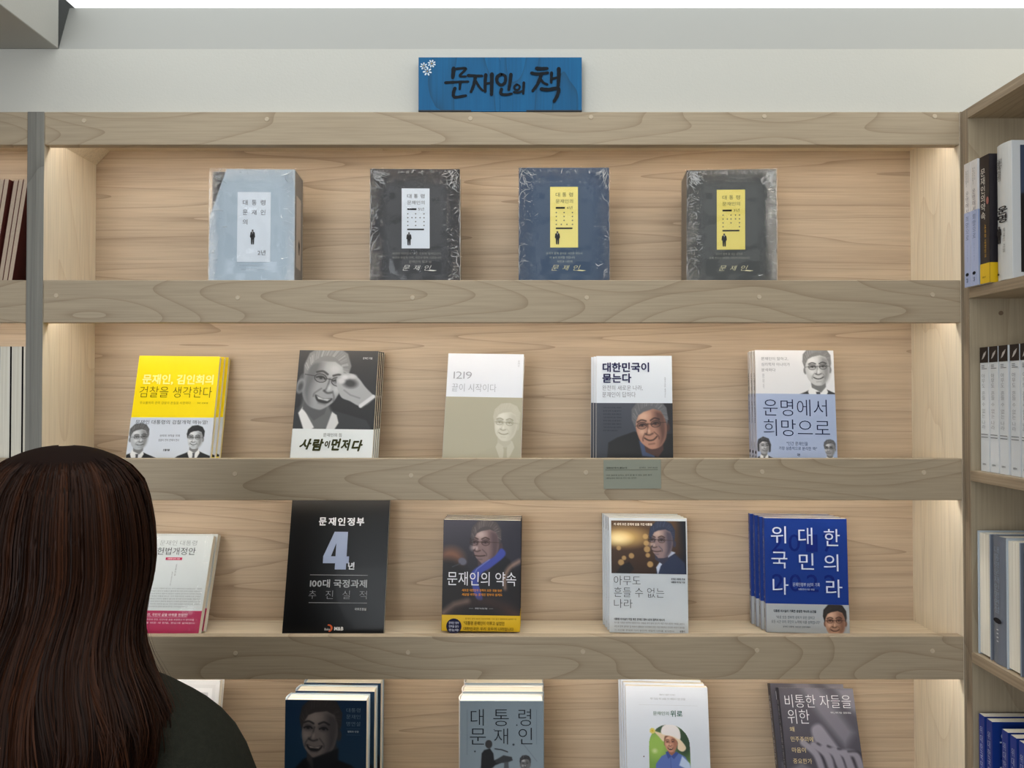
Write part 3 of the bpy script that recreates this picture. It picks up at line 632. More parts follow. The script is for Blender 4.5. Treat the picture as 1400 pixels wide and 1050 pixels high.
c.line([(.60, .52), (.68, .58), (.80, .62)], .012, (110, 110, 112), .02, .8); c.line([(.82, .72), (.97, .60)], .05, (206, 206, 208), .015); c.line([(.84, .74), (.99, .62)], .012, (90, 90, 90), .01)
def ink(I, fr):
    I.text('문재인 지음', fr, (.81, .058, .93, .078), (190, 190, 190), .01, 1); I.text('문재인의 힘', fr, (.385, .735, .61, .768), (112, 112, 106), .0)
    for ch, a, b_, v0, v1, sh in (('사', .10, .25, .785, .88, .3), ('람', .26, .40, .785, .89, .2), ('이', .41, .48, .80, .865, .2), ('먼', .49, .61, .78, .885, .2), ('저', .61, .73, .785, .885, .2), ('다', .74, .88, .79, .89, .25)):
        I.text(ch, fr, (a, v0, b_, v1), (58, 58, 30), .045, 3, sh)
b = make_book('paperback_book', 'black and white paperback of a laughing man shading his face, front of its stack', w, h, .0122, (26, 26, 28), (28, 28, 30), band=(.70, (226, 230, 230), (222, 222, 216)), pics=[(0, 0, 1, .70, c)], ink=ink)
stack(b, FIT[K][:6], .0122, 4, 'black and white laughing-man paperbacks', dx=.0012, group='laughing-man paperbacks')

K = 'beige'; w, h = FIT[K][6:]
c = Cv(.595*h/w, res(w), (172, 166, 144))
head(c, .80, .35, .44, dict(skin=(206, 202, 186), sh=(182, 177, 158), hi=(226, 222, 210), hair=(188, 183, 164), hh=(206, 202, 184), ln=(140, 134, 112), suit=(170, 164, 142), shirt=(190, 186, 168), tie=(172, 166, 144)), rot=.06, turn=-.5, smile=.4, seed=12)
def ink(I, fr):
    I.text('1219', fr, (.085, .172, .325, .238), (158, 160, 168), -.01, 3); I.text('끝이 시작이다', fr, (.07, .283, .655, .357), (158, 160, 168), -.012); I.text('문\n재\n인', fr, (.925, .06, .95, .12), (170, 172, 180), 0, 1)
b = make_book('paperback_book', 'paperback with a white upper half and beige lower half with a faint face', w, h, .02, (226, 229, 236), (214, 214, 212), band=(.405, (172, 166, 144), (172, 166, 144)), pics=[(0, .405, 1, 1, c)], ink=ink)
stack(b, FIT[K][:6], .02, 2, 'white-and-beige paperbacks with the faint face', dx=-.002, group='white and beige paperbacks')

K = 'navy'; w, h = FIT[K][6:]
c = Cv(.5614*h/w, res(w), (60, 64, 76)); c.grad((66, 70, 82), (44, 48, 58)); c.poly([(.55, -.1), (1.1, -.1), (1.1, .6), (.8, .3)], (26, 24, 28), .3)
c.poly([(.14, .80), (.16, .53), (.28, .46), (.50, .38), (.75, .42), (1.05, .40), (1.05, .85), (.14, .85)], (14, 14, 16), .02)
c.poly([(.56, .50), (.80, .56), (.76, .72), (.60, .70)], (58, 72, 104), .02)
head(c, .72, .305, .60, dict(WARM, hair=(96, 96, 100), hh=(168, 168, 172), skin=(178, 130, 108), sh=(70, 44, 38)), rot=-.14, turn=-.45, smile=.7, body=False, seed=4)
def ink(I, fr):
    I.text('대한민국이', fr, (.083, .062, .70, .152), (40, 40, 80), .026, 3); I.text('묻는다', fr, (.08, .164, .465, .252), (40, 40, 80), .026, 3)
    I.text('완전히 새로운 나라,', fr, (.08, .275, .613, .323), (66, 66, 82), -.008); I.text('문재인이 답하다', fr, (.08, .336, .52, .386), (66, 66, 82), -.008)
    I.text('문재인의 첫 대담집 · 국민께 드리는 답', fr, (.90, .20, .915, .385), (70, 70, 84), 0, 1, rot=True)
    lorem(I, fr, 8, .09, .33, .475, .03, .014, (36, 40, 50), ['"이게 나라냐"라고 묻는 국민에게', '정치와 경제, 외교를 말하다', '우리가 바라는 새로운 대한민국'])
b = make_book('paperback_book', 'white paperback with a navy title and a smiling grey-haired man below', w, h, .019, (222, 228, 236), (206, 200, 196), band=(.4386, (48, 52, 62), (206, 198, 190)), pics=[(0, .4386, 1, 1, c)], ink=ink,
              sink=lambda I, fr: (I.text('대\n한\n민\n국\n이\n묻\n는\n다', fr, (.3, .08, .7, .40), (90, 88, 96), .01, 1), I.disc(fr, .5, .95, .25, .012, (40, 40, 44))))
stack(b, FIT[K][:6], .019, 3, 'white paperbacks with the navy title', dx=-.0052, group='navy title paperbacks')

K = 'lavender'; w, h = FIT[K][6:]
c = Cv(.387*h/w, res(w), (224, 224, 226)); head(c, .79, .235, .46, dict(GRAY, skin=(196, 196, 196), hair=(120, 120, 120), hh=(190, 190, 190), suit=(60, 60, 62)), rot=-.05, turn=.1, smile=.5, seed=9)
c2 = Cv(.24*h/w, res(w), (170, 184, 214)); BL = (170, 184, 214)
head(c2, .085, .13, .20, dict(GRAY, suit=(52, 54, 60), hair=(56, 56, 60), skin=(168, 168, 172)), turn=.6, female=True, glasses=False)
head(c2, .91, .15, .19, dict(GRAY, suit=(44, 46, 52), hair=(90, 90, 94), skin=(158, 158, 162)), turn=-.7)
def ink(I, fr):
    for s, u1, v0 in (('문재인이 말하고,', .42, .062), ('심리학자 이나미가', .44, .112), ('분석하다', .255, .162)): I.text(s, fr, (.075, v0, u1, v0+.03), (132, 134, 140), 0, 1)
    I.text('문재인\n이나미\n지음', fr, (.085, .21, .11, .34), (150, 150, 156), 0, 1)
    I.text('운명에서', fr, (.085, .436, .89, .582), (34, 40, 74), -.012, 4); I.text('희망으로', fr, (.085, .612, .92, .757), (34, 40, 74), -.012, 4)
    I.text('"인간 문재인을', fr, (.37, .805, .635, .838), (76, 84, 116), 0, 1); I.text('가장 심층적으로 분석한 책!"', fr, (.27, .848, .75, .878), (76, 84, 116), 0, 1); I.text('다산', fr, (.50, .905, .535, .93), (44, 50, 80), .03, 1)
def sk(I, fr):
    I.text('운\n명\n에\n서', fr, (.25, .20, .75, .42), (84, 86, 100), 0, 1); I.text('희\n망\n으\n로', fr, (.25, .45, .75, .64), (84, 88, 112), 0, 1); I.disc(fr, .5, .90, .3, .015, (30, 32, 40)); I.text('다산', fr, (.3, .93, .7, .95), (60, 62, 76), .02, 1)
b = make_book('paperback_book', 'white and lavender paperback with a large dark blue two-line title', w, h, .0175, (226, 226, 228), (214, 210, 206), band=(.387, BL, (172, 180, 206)), pics=[(0, 0, 1, .387, c), (0, .76, 1, 1, c2)], ink=ink, sink=sk)
stack(b, FIT[K][:6], .0175, 3, 'white and lavender paperbacks', dx=-.001, group='lavender paperbacks')
LAV = b

# ---- third shelf
K = 'pink'; w, h = FIT[K][6:]
def ink(I, fr):
    I.text('문재인 대통령', fr, (.20, .052, .765, .105), (140, 146, 150), -.01); I.text('헌법개정안', fr, (.18, .128, .765, .205), (84, 90, 94), -.002)
    I.rect(fr, (.33, .232, .58, .259), (206, 50, 96)); I.text('대통령 발의 전문', lambda u, v: (lambda p: (p[0], -.0013, p[2]))(fr(u, v)), (.36, .238, .55, .253), (250, 220, 230), .02, 1)
    I.text('국민의 뜻을 담은 헌법', fr, (.50, .30, .52, .42), (120, 120, 124), 0, 1, rot=True); I.text('새로운 대한민국의 약속', fr, (.46, .38, .475, .52), (130, 130, 134), 0, 1, rot=True)
    lorem(I, fr, 8, .12, .95, .545, .026, .013, (150, 154, 158), ['유구한 역사와 전통에 빛나는 우리 대한국민은 3·1운동으로 건립된', '대한민국임시정부의 법통과 불의에 항거한 민주이념을 계승하고', '조국의 민주개혁과 평화적 통일의 사명에 입각하여 정의와 인도로'])
    I.text('국민, 국민의 삶을 바꿔줄 헌법안!', fr, (.16, .80, .80, .83), (246, 214, 226), .02, 1); I.rect(fr, (.16, .835, .80, .838), (240, 200, 214))
    I.text('국민의 자유와 안전, 인간다운 삶을 보장하고 더 정의로운', fr, (.10, .852, .91, .872), (240, 196, 212), .01, 1); I.text('나라를 위한 새 헌법, 한눈에 살펴본다', fr, (.10, .885, .93, .905), (240, 196, 212), .01, 1)
b = make_book('paperback_book', 'small white paperback with a crimson band, nearest the dark-haired woman', w, h, .014, (222, 229, 230), (214, 216, 216), band=(.773, (188, 36, 90), (170, 36, 84)), ink=ink, film=True)
stack(b, FIT[K][:6], .0155, 2, 'white paperbacks with crimson bands', dx=.0015, group='crimson-banded paperbacks')

K = 'black'; w, h = FIT[K][6:]
def ink(I, fr):
    for k, ch in enumerate('문재인정부'): I.text(ch, fr, (.288+.096*k, .152, .365+.096*k, .213), (226, 230, 236), .03)
    [I.poly(fr, p_, (158, 172, 202)) for p_ in ([(.478, .259), (.590, .259), (.590, .537), (.478, .537)], [(.455, .259), (.4779, .259), (.4779, .345), (.432, .4409), (.355, .4409)], [(.355, .441), (.4779, .441), (.4779, .492), (.355, .492)], [(.5901, .441), (.615, .441), (.615, .492), (.5901, .492)])]; I.text('년', fr, (.61, .483, .675, .537), (214, 218, 224), .03)
    I.rect(fr, (.235, .576, .815, .580), (150, 152, 154)); I.text('100대 국정과제', fr, (.24, .61, .81, .668), (176, 180, 184), .02)
    for k, ch in enumerate('추진실적'): I.text(ch, fr, (.235+.168*k, .69, .31+.168*k, .75), (150, 152, 156), -.014)
    I.rect(fr, (.24, .776, .82, .780), (150, 152, 154)); I.text('국무조정실', fr, (.70, .812, .815, .832), (190, 192, 194), .02, 1)
    I.text('Boba', fr, (.415, .958, .47, .974), (190, 190, 190), .02, 1); I.text('M&B', fr, (.51, .948, .60, .974), (226, 226, 226), .04, 2)
    n = 14; P = [(.455+.038*math.cos(a)*1.0, .958+.027*math.sin(a)) for a in np.linspace(-1.9, 1.5, n)]; Q = [(.452+.022*math.cos(a), .958+.018*math.sin(a)) for a in np.linspace(-1.9, 1.5, n)]
    for i in range(n-1): I.poly(fr, [P[i], P[i+1], Q[i+1], Q[i]], (206, 96, 56))
b = make_book('report_book', 'large black report standing alone with a big grey-blue number four', w, h, .009, (9, 10, 12), (14, 15, 17), ink=ink, gloss=.3, cat='book')
pose(b, *FIT[K][:6])

K = 'scarf'; w, h = FIT[K][6:]
c = Cv(.857*h/w, res(w), (26, 26, 36)); c.grad((58, 56, 68), (14, 13, 18)); c.ell(.95, .3, .25, .5, (40, 40, 52), .3)
c.ell(.10, .50, .16, .14, (120, 82, 62), .12); c.ell(.06, .78, .28, .28, (22, 18, 20), .12)
c.poly([(.36, 1.2), (.38, .66), (.50, .56), (.72, .40), (.86, .50), (.95, .70), (1.0, 1.2)], (22, 22, 28), .03)
head(c, .55, .305, .50, dict(WARM, skin=(128, 106, 106), sh=(66, 52, 58), hi=(200, 180, 176), hair=(70, 64, 66), hh=(176, 166, 160)), turn=-1.6, smile=.1, body=False, seed=6, glasses=True)
c.poly([(.36, .68), (.50, .56), (.66, .46), (.74, .36), (.80, .40), (.78, .47), (.62, .60), (.50, .68), (.46, .80), (.52, 1.0), (.44, 1.0), (.38, .84)], (58, 72, 158), .02, smooth=True); c.line([(.385, .72), (.44, .62), (.60, .50)], .008, (150, 160, 210), .01, .8)
c.ell(.25, .53, .055, .045, (96, 96, 112), .02, .4); c.line([(.22, .56), (.12, .60)], .012, (60, 60, 70), .01)
c.line([(.98, .52), (.86, .60), (.80, .72), (.81, .86)], .045, (186, 150, 130), .06, .8, smooth=True); c.ell(1.0, .84, .17, .24, (24, 20, 24), .06)
c.poly([(-.1, 1.30), (.10, 1.12), (.30, 1.02), (.60, .98), (.85, 1.06), (1.1, 1.2), (1.1, 1.4), (-.1, 1.4)], (66, 42, 36), .14); c.line([(.02, 1.18), (.16, 1.08), (.32, 1.04)], .05, (190, 160, 140), .09, .8); c.ell(.45, 1.2, .34, .14, (18, 14, 18), .12)
def ink(I, fr):
    I.text('문재인의 약속', fr, (.06, .468, .945, .592), (232, 232, 240), .004, 3)
    I.text('새로운 대한민국 정책의 모든 것을 담은', fr, (.25, .622, .765, .645), (224, 150, 58), .015, 1); I.text('세상을 바꾸는 문재인 정부의 설계도', fr, (.25, .66, .77, .684), (224, 150, 58), .015, 1)
    I.text('이재인·박시영 지음', fr, (.42, .788, .58, .803), (190, 190, 196), .01, 1); I.rect(fr, (.345, .795, .40, .797), (170, 170, 176)); I.rect(fr, (.60, .795, .655, .797), (170, 170, 176))
    f2 = lambda u, v: (lambda p: (p[0], -.0013, p[2]))(fr(u, v))
    I.disc(fr, .155, .957, .098, .069, (28, 30, 62), 24)
    for k, s in enumerate(('문재인 정부', '정책을 읽다', '한눈에!')): I.text(s, f2, (.09, .915+.032*k, .22, .938+.032*k), (190, 196, 220), .01, 1)
    I.text('문재인 정부 100대 국정과제를 가장 쉽고 정확하게 설명한 책', fr, (.30, .88, .95, .895), (120, 90, 20), 0, 1)
    I.text('"대통령 문재인이 이루고 싶었던', fr, (.28, .91, .80, .945), (84, 66, 14), .01, 1); I.text('대한민국은 우리 모두의 나라입니다', fr, (.28, .962, .92, .992), (84, 66, 14), .01, 1)
b = make_book('paperback_book', 'dark paperback of a man in a blue scarf at a microphone, yellow band', w, h, .0158, (26, 26, 36), (40, 36, 40), band=(.857, (216, 178, 24), (214, 176, 24)), pics=[(0, 0, 1, .857, c)], ink=ink,
              sink=lambda I, fr: I.text('문\n재\n인\n의\n약\n속', fr, (.2, .1, .8, .5), (210, 208, 200), .01, 1))
stack(b, FIT[K][:6], .0158, 4, 'dark paperbacks with yellow bands', dx=.0006, group='blue scarf paperbacks')
SCARF = b

K = 'bokeh'; w, h = FIT[K][6:]
c = Cv(.462*h/(.955*w), res(w*.95), (70, 50, 36)); c.grad((86, 64, 44), (50, 34, 26)); c.ell(.15, .22, .26, .1, (236, 196, 122), .16); c.ell(.1, .24, .13, .07, (252, 232, 176), .1)
for p in ((.46, .21, .035), (.47, .30, .035), (.48, .38, .042), (.27, .47, .036), (.10, .37, .03), (.49, .46, .03), (.17, .50, .03), (.52, .58, .04), (.13, .56, .04)): c.ell(p[0], p[1], p[2], p[2], (206, 170, 112), .014, alpha=.75)
c.poly([(.88, -.1), (1.1, -.1), (1.1, .9), (.85, .9), (.93, .4)], (22, 26, 38), .12); c.poly([(.03, .74), (.14, .60), (.24, .55), (.30, .64), (.22, .74)], (26, 22, 24), .02)
c.poly([(.58, .80), (.60, .64), (.70, .52), (.84, .42), (.98, .55), (1.02, .8)], (42, 52, 78), .03)
c.poly([(.60, .62), (.70, .47), (.80, .40), (.86, .42), (.74, .50), (.66, .60), (.62, .72)], (190, 200, 222), .012)
head(c, .68, .275, .44, dict(WARM, skin=(142, 122, 122), sh=(56, 56, 74), hi=(206, 180, 166), hair=(44, 52, 74), hh=(90, 104, 136)), rot=.03, turn=-1.6, smile=.2, body=False, seed=10)
def ink(I, fr):
    I.text('이 세계 모든 문제에 답을 가진 대통령', fr, (.065, .045, .555, .068), (238, 230, 214), .02, 1)
    I.text('아무도', fr, (.06, .507, .40, .588), (70, 72, 76), -.012, 3); I.text('흔들 수 없는', fr, (.06, .607, .70, .692), (70, 72, 76), -.012, 3); I.text('나라', fr, (.06, .71, .295, .787), (70, 72, 76), -.012, 3)
    I.text('문재인 대통령 연설', fr, (.79, .52, .965, .537), (70, 72, 76), .02, 1); I.text('대통령 비서실 지음', fr, (.79, .547, .965, .564), (70, 72, 76), .02, 1)
    I.text('대통령 비서실이 직접 엮은 문재인 정부 5년의 철학과 메시지', fr, (.06, .872, .70, .893), (56, 58, 62), .02, 1)
    for k, s in enumerate(('위기를 기회로 바꾸며 대한민국의 이름을 세계 앞에 당당히 세운 지난 5년의 기록을 담았다', '국민과 함께 걸어온 길 위에서 대통령이 우리에게 전한 가장 따뜻하고 단단한 위로의 문장들', '그 시간을 연설로 다시 읽으며 내일의 나라를 생각한다')): I.text(s, fr, (.06, .905+.032*k, .95 if k < 2 else .82, .921+.032*k), (110, 112, 116), 0, 1)
    I.text('김영사', fr, (.89, .968, .955, .985), (60, 60, 64), .02, 1)
def sk(I, fr):
    I.rect(fr, (0, 0, 1, .115), (44, 34, 34)); I.poly(fr, [(.3, .10), (.5, .04), (.8, .02), (.75, .05), (.5, .08)], (120, 110, 110))
    for k in range(3): I.rect(fr, (.25, .135+.012*k, .85, .141+.012*k), (110, 112, 116))
    I.text('아\n무\n도\n흔\n들\n수\n없\n는\n나\n라', fr, (.28, .20, .66, .60), (110, 112, 116), -.005, 1)
    I.rect(fr, (.1, .70, .9, .706), (90, 92, 96)); I.rect(fr, (.1, .722, .9, .728), (90, 92, 96)); I.text('김영사', fr, (.2, .93, .7, .945), (80, 82, 86), .02, 1)
b = make_book('paperback_book', 'white paperback with a man before golden blurred lights above a three-line title', w, h, .0145, (200, 208, 216), (204, 208, 212), pics=[(.03, .025, .985, .487, c)], ink=ink, sink=sk)
stack(b, FIT[K][:6], .0145, 4, 'white paperbacks with the golden lights', dx=-.0035, group='golden lights paperbacks')
BOKEH = b

K = 'royal'; w, h = FIT[K][6:]
c = Cv(.25*h/w, res(w), (170, 177, 184)); head(c, .83, .21, .36, dict(WARM, skin=(176, 138, 118), hair=(46, 42, 42), hh=(80, 76, 74), sh=(120, 84, 70), suit=(170, 177, 184), shirt=(170, 177, 184), tie=(170, 177, 184)), rot=-.03, turn=-.2, smile=.5, seed=14)
def ink(I, fr):
    for k, ch in enumerate('2017'): I.text(ch, fr, (.08+.21*k, .14, .22+.21*k, .29), (22, 40, 118), .0, 3)
    for k, ch in enumerate('2022'): I.text(ch, fr, (.08+.21*k, .49, .22+.21*k, .64), (22, 40, 118), .0, 3)
    f2 = lambda u, v: (lambda p: (p[0], -.0013, p[2]))(fr(u, v))
    for ch, u0, v0, u1, v1 in (('위', .075, .07, .26, .22), ('대', .41, .08, .58, .23), ('한', .72, .09, .91, .238), ('국', .075, .295, .27, .44), ('민', .41, .305, .59, .447), ('의', .71, .31, .885, .458), ('나', .085, .52, .275, .67), ('라', .73, .53, .925, .685)):
        I.text(ch, f2, (u0, v0, u1, v1), (206, 216, 240), -.004, 4)
    I.text('문재인정부 5년의 기록', f2, (.33, .562, .655, .595), (190, 202, 230), .0, 1); I.text('대통령비서실 엮음', f2, (.395, .612, .59, .628), (190, 202, 230), 0, 1)
    I.text('대통령 비서실이 기록한 생생한 역사의 순간들', fr, (.09, .80, .605, .825), (56, 60, 66), .02, 1); I.text('"바로 모든 정부의 성취가 모인 것이고', fr, (.12, .853, .585, .88), (76, 80, 86), -.003, 1)
    I.text('모든 시간 우리 국민이 노력해 이룬 성취입니다"', fr, (.06, .892, .65, .92), (76, 80, 86), -.003, 1); I.text('문재인 대통령, 2022년 신년사에서', fr, (.2, .94, .53, .956), (90, 94, 100), .01, 1)
def sk(I, fr):
    I.text('위\n대\n한\n국\n민\n의\n나\n라', fr, (.25, .09, .75, .64), (196, 202, 226), -.01, 1); I.disc(fr, .5, .70, .16, .012, (206, 210, 226), 8)
    I.rect(fr, (.35, .80, .6, .88), (110, 114, 122)); I.text('한길사', fr, (.25, .955, .8, .972), (120, 124, 130), 0, 1)
b = make_book('thick_paperback_book', 'thick royal blue paperback with widely spaced white letters and a grey band', w, h, .0155, (28, 58, 138), (40, 58, 136), band=(.75, (170, 177, 184), (166, 166, 166)), pics=[(0, .75, 1, 1, c)], ink=ink, sink=sk)
stack(b, FIT[K][:6], .0155, 4, 'royal blue paperbacks with grey bands', dx=-.0055, group='royal blue paperbacks')
ROYAL = b

# ---- fourth shelf
K = 'frame'; w, h = FIT[K][6:]
def ink(I, fr):
    for a, col in ((.05, (222, 224, 228)), (.09, (236, 238, 242)), (.14, (206, 208, 214)), (.17, (232, 236, 242))): I.rect(lambda u, v: (lambda p: (p[0], -.0005-a*.004, p[2]))(fr(u, v)), (a, a*.7, 1-a, 1-a*.7), col)
    I.rect(lambda u, v: (lambda p: (p[0], -.0014, p[2]))(fr(u, v)), (.32, .3, .78, .52), (92, 120, 156))
b = make_book('hardcover_book', 'white framed hardcover partly hidden behind the woman in the dark coat', w, h, .022, (228, 230, 234), (206, 206, 206), hard=True, ink=ink); pose(b, *FIT[K][:6])

K = 'teal'; w, h = FIT[K][6:]
c = Cv(h/w, res(w), (24, 56, 86)); c.grad((22, 52, 84), (22, 58, 78))
c.poly([(.08, 1.5), (.10, .86), (.22, .72), (.34, .66), (.60, .70), (.82, .78), (.98, .92), (1.1, 1.5)], (12, 16, 24), .03)
c.poly([(.28, .56), (.62, .48), (.66, .62), (.52, .80), (.34, .86), (.28, .74)], (50, 50, 54), .04)
head(c, .43, .37, .66, dict(skin=(122, 112, 110), sh=(58, 56, 60), hi=(160, 148, 142), hair=(56, 52, 54), hh=(92, 84, 82), ln=(26, 26, 32), suit=(12, 16, 24), shirt=(12, 16, 24), tie=(12, 16, 24)), rot=.07, turn=-.8, smile=1., body=False, seed=20, glasses=False)
c.poly([(.34, .70), (.60, .60), (.66, .58), (.66, .72), (.50, .84), (.36, .86)], (20, 24, 32), .03)
def ink(I, fr):
    for s, v0 in (('대통령', .062), ('문재인', .117), ('명연설', .177)): I.text(s, fr, (.755, v0, .925, v0+.036), (132, 152, 172), -.01, 2)
    I.rect(fr, (.755, .236, .925, .238), (90, 112, 136)); I.text('평화와 번영', fr, (.77, .252, .905, .270), (176, 188, 200), .01, 1); I.rect(fr, (.755, .288, .925, .290), (90, 112, 136))
b = make_book('hardcover_book', 'dark teal hardcover with a large smiling face, front of its stack', w, h, .036, (22, 52, 80), (190, 204, 216), hard=True, pics=[(0, 0, 1, 1, c)], ink=ink)
stack(b, FIT[K][:6], .040, 3, 'pale-backed hardcovers behind the dark teal cover', dx=[.006, .010], group='teal hardcovers')

K = 'podium'; w, h = FIT[K][6:]
c = Cv(.5*h/w, res(w), (146, 160, 170)); G0 = (40, 42, 46)
PD = lambda pts: [(x, y-.46) for x, y in pts]
c.poly(PD([(.25, .80), (.26, .62), (.29, .58), (.36, .56), (.40, .62), (.41, .70), (.52, .66), (.56, .66), (.57, .70), (.42, .76), (.38, .80), (.37, .90), (.25, .90)]), (34, 36, 40), .012)
c.ell(.345, .51-.46, .042, .05, (62, 60, 62), .01); c.poly(PD([(.42, .70), (.52, .64), (.62, .66), (.63, .70), (.56, .73), (.43, .73)]), (60, 62, 66), .012); c.poly(PD([(.53, .72), (.58, .72), (.59, .90), (.52, .90)]), (88, 92, 98), .01)
c.line(PD([(.42, .565), (.50, .575), (.57, .60)]), .012, (30, 30, 34), .008)
head(c, .78, .285, .17, dict(GRAY, suit=(168, 172, 178), shirt=(196, 198, 200), tie=(40, 42, 50), skin=(110, 108, 110), hair=(52, 52, 56)), smile=1., glasses=False, seed=2)
c.line([(.08, .445), (.66, .445)], .01, (120, 132, 142), .01); c.line([(.72, -.0), (.92, .25)], .006, (120, 132, 142), .01)
def ink(I, fr):
    for ch, u0, v0, u1, v1 in (('대', .13, .067, .285, .206), ('통', .40, .07, .585, .207), ('령', .70, .065, .85, .206), ('문', .12, .23, .31, .362), ('재', .41, .228, .575, .36), ('인', .70, .222, .865, .358)): I.text(ch, fr, (u0, v0, u1, v1), (48, 52, 58), -.016, 4)
    for u, v, r in ((.18, .42, .011), (.64, .362, .014), (.68, .20, .009), (.41, .238, .006)): I.disc(fr, u, v, r, r*.7, (84, 94, 102), 10)
    I.rect(fr, (.085, .07, .088, .45), (120, 132, 142)); I.rect(fr, (.915, .07, .918, .36), (120, 132, 142))
b = make_book('hardcover_book', 'grey-blue hardcover with six spaced letters and a figure at a lectern', w, h, .036, (146, 160, 170), (222, 220, 216), hard=True, pics=[(0, .325, 1, .825, c)], ink=ink)
stack(b, FIT[K][:6], .041, 3, 'white-backed hardcovers behind the grey-blue cover', dx=[.002, .003], group='grey-blue hardcovers')

K = 'arch'; w, h = FIT[K][6:]
CW = (214, 220, 230); c = Cv(.45*h/(.495*w), res(w*.6), (110, 150, 70)); hh = c.h
c.grad((120, 150, 96), (120, 160, 60)); c.ell(.18, .5, .25, .3, (150, 186, 86), .2); c.ell(.85, .4, .25, .4, (52, 74, 52), .2); c.ell(.30, .08, .2, .12, (60, 84, 62), .12); c.ell(.14, .62, .06, .05, (196, 210, 150), .06)
c.poly([(.12, 1.5), (.16, .92), (.30, .74), (.46, .66), (.72, .66), (.88, .74), (1.0, .95), (1.1, 1.5)], (88, 112, 178), .02); c.poly([(.80, .72), (.98, .88), (1.05, 1.2), (.90, 1.02), (.72, .94)], (190, 206, 232), .03)
head(c, .535, .42, .44, dict(WARM, skin=(196, 140, 116), hair=(120, 80, 64), hh=(150, 104, 84), sh=(150, 98, 78), suit=(92, 116, 180), shirt=(120, 140, 190), tie=(120, 140, 190)), rot=-.04, turn=-.3, smile=1., glasses=False, body=False, seed=2)
c.poly([(.14, .17), (.30, .20), (.55, .24), (.75, .33), (.90, .52), (.82, .62), (.70, .56), (.70, .40), (.58, .29), (.40, .27), (.36, .40), (.24, .28)], (228, 206, 176), .02, smooth=True)
c.poly([(.32, .22), (.34, .06), (.50, -.02), (.66, .02), (.76, .14), (.76, .34), (.58, .27)], (232, 226, 226), .02, smooth=True)
c.line([(.52, .72), (.53, 1.3)], .012, (60, 78, 140), .01); c.poly([(.40, .64), (.46, .62), (.53, .74), (.46, .80)], (60, 80, 146), .01); c.poly([(.66, .62), (.72, .66), (.60, .80), (.53, .74)], (60, 80, 146), .01)
m = (((c.X-.5)**2+(c.Y-.5)**2) > .25) & (c.Y < .5); c.C[m] = CW
def ink(I, fr):
    I.text('제19대 대통령 문재인', fr, (.41, .057, .605, .071), (150, 154, 160), 0, 1); I.text('때로 웃음을, 때로 눈물을 건넨 대통령의 다정한 문장들', fr, (.30, .088, .725, .106), (150, 154, 160), 0, 1)
    I.rect(fr, (.16, .146, .87, .1475), (180, 184, 190)); I.text('문재인의', fr, (.33, .197, .52, .228), (88, 124, 108), -.005, 2); I.text('위로', fr, (.54, .187, .685, .238), (58, 98, 82), .008, 2)
    for k in range(7): a = 2*PI*k/7; I.disc(fr, .315+.022*math.cos(a), .352+.015*math.sin(a), .014, .0095, (226, 212, 120), 8)
    I.disc(fr, .315, .352, .014, .0095, (216, 190, 70), 8); I.poly(fr, [(.195, .56), (.215, .56), (.205, .545)], (110, 90, 90))
b = make_book('paperback_book', 'white paperback with an arched picture of a man in a straw hat', w, h, .015, CW, (206, 204, 202), pics=[(.27, .30, .765, .75, c)], ink=ink,
              sink=lambda I, fr: I.text('문\n재\n인\n의\n위\n로', fr, (.3, .15, .7, .45), (130, 140, 136), 0, 1))
stack(b, FIT[K][:6], .0155, 4, 'white paperbacks with the straw hat picture', dx=-.0035, group='straw hat paperbacks')

K = 'hands'; w, h = FIT[K][6:]
c = Cv(h/w, res(w), (70, 68, 76)); c.grad((84, 82, 92), (66, 64, 74)); LG = (142, 138, 150); DK = (44, 42, 50)
c.poly([(.22, -.1), (.5, -.1), (.95, .55), (.80, .75), (.50, .35)], (120, 117, 128), .12); c.poly([(.75, 0), (1.1, -.05), (1.1, .4), (.9, .25)], (128, 125, 136), .1)
c.poly([(.38, .50), (.50, .45), (.62, .60), (.74, .78), (.90, 1.0), (.80, 1.1), (.55, .86), (.40, .66)], LG, .05, smooth=True)
for k in range(5):
    x = .30+.13*k; c.line([(x-.05, .68+.03*k), (x+.10, .82), (x+.16, 1.02)], .085, LG, .035, smooth=True); c.line([(x+.01, .66+.03*k), (x+.16, .80), (x+.22, 1.0)], .022, DK, .03, .8, smooth=True)
c.poly([(.05, 1.0), (.2, .92), (.5, 1.1), (.6, 1.6), (.05, 1.6)], (112, 109, 120), .06)
def ink(I, fr):
    I.text('비통한 자들을', fr, (.065, .058, .95, .168), (232, 232, 236), -.006, 4); I.text('위한', fr, (.08, .185, .37, .305), (232, 232, 236), -.006, 4)
    I.text('파커 J. 파머 지음 · 김찬호 옮김', fr, (.66, .20, .93, .218), (214, 214, 218), .01, 1)
    for s, u1, v0 in (('왜', .15, .33), ('민주주의에', .385, .412), ('마음이', .27, .502), ('중요한가', .335, .592)): I.text(s, fr, (.09, v0, u1, v0+.042), (216, 196, 150), .0, 2)
    for s, a in (('정', .10), ('치', .46), ('학', .82)): I.text(s, fr, (a, .69, a+.15, .80), (232, 232, 236), -.006, 3)
b = make_book('paperback_book', 'grey-violet paperback with interlaced hands and white lettering, leaning back', w, h, .0185, (72, 70, 80), (52, 50, 58), pics=[(0, 0, 1, 1, c)], ink=ink,
              sink=lambda I, fr: I.text('비\n통\n한\n자\n들\n을\n위\n한\n정\n치\n학', fr, (.25, .1, .7, .7), (206, 204, 210), 0, 1))
stack(b, FIT[K][:6], .019, 2, 'grey-violet paperbacks with interlaced hands', dx=-.010, group='interlaced hands paperbacks')

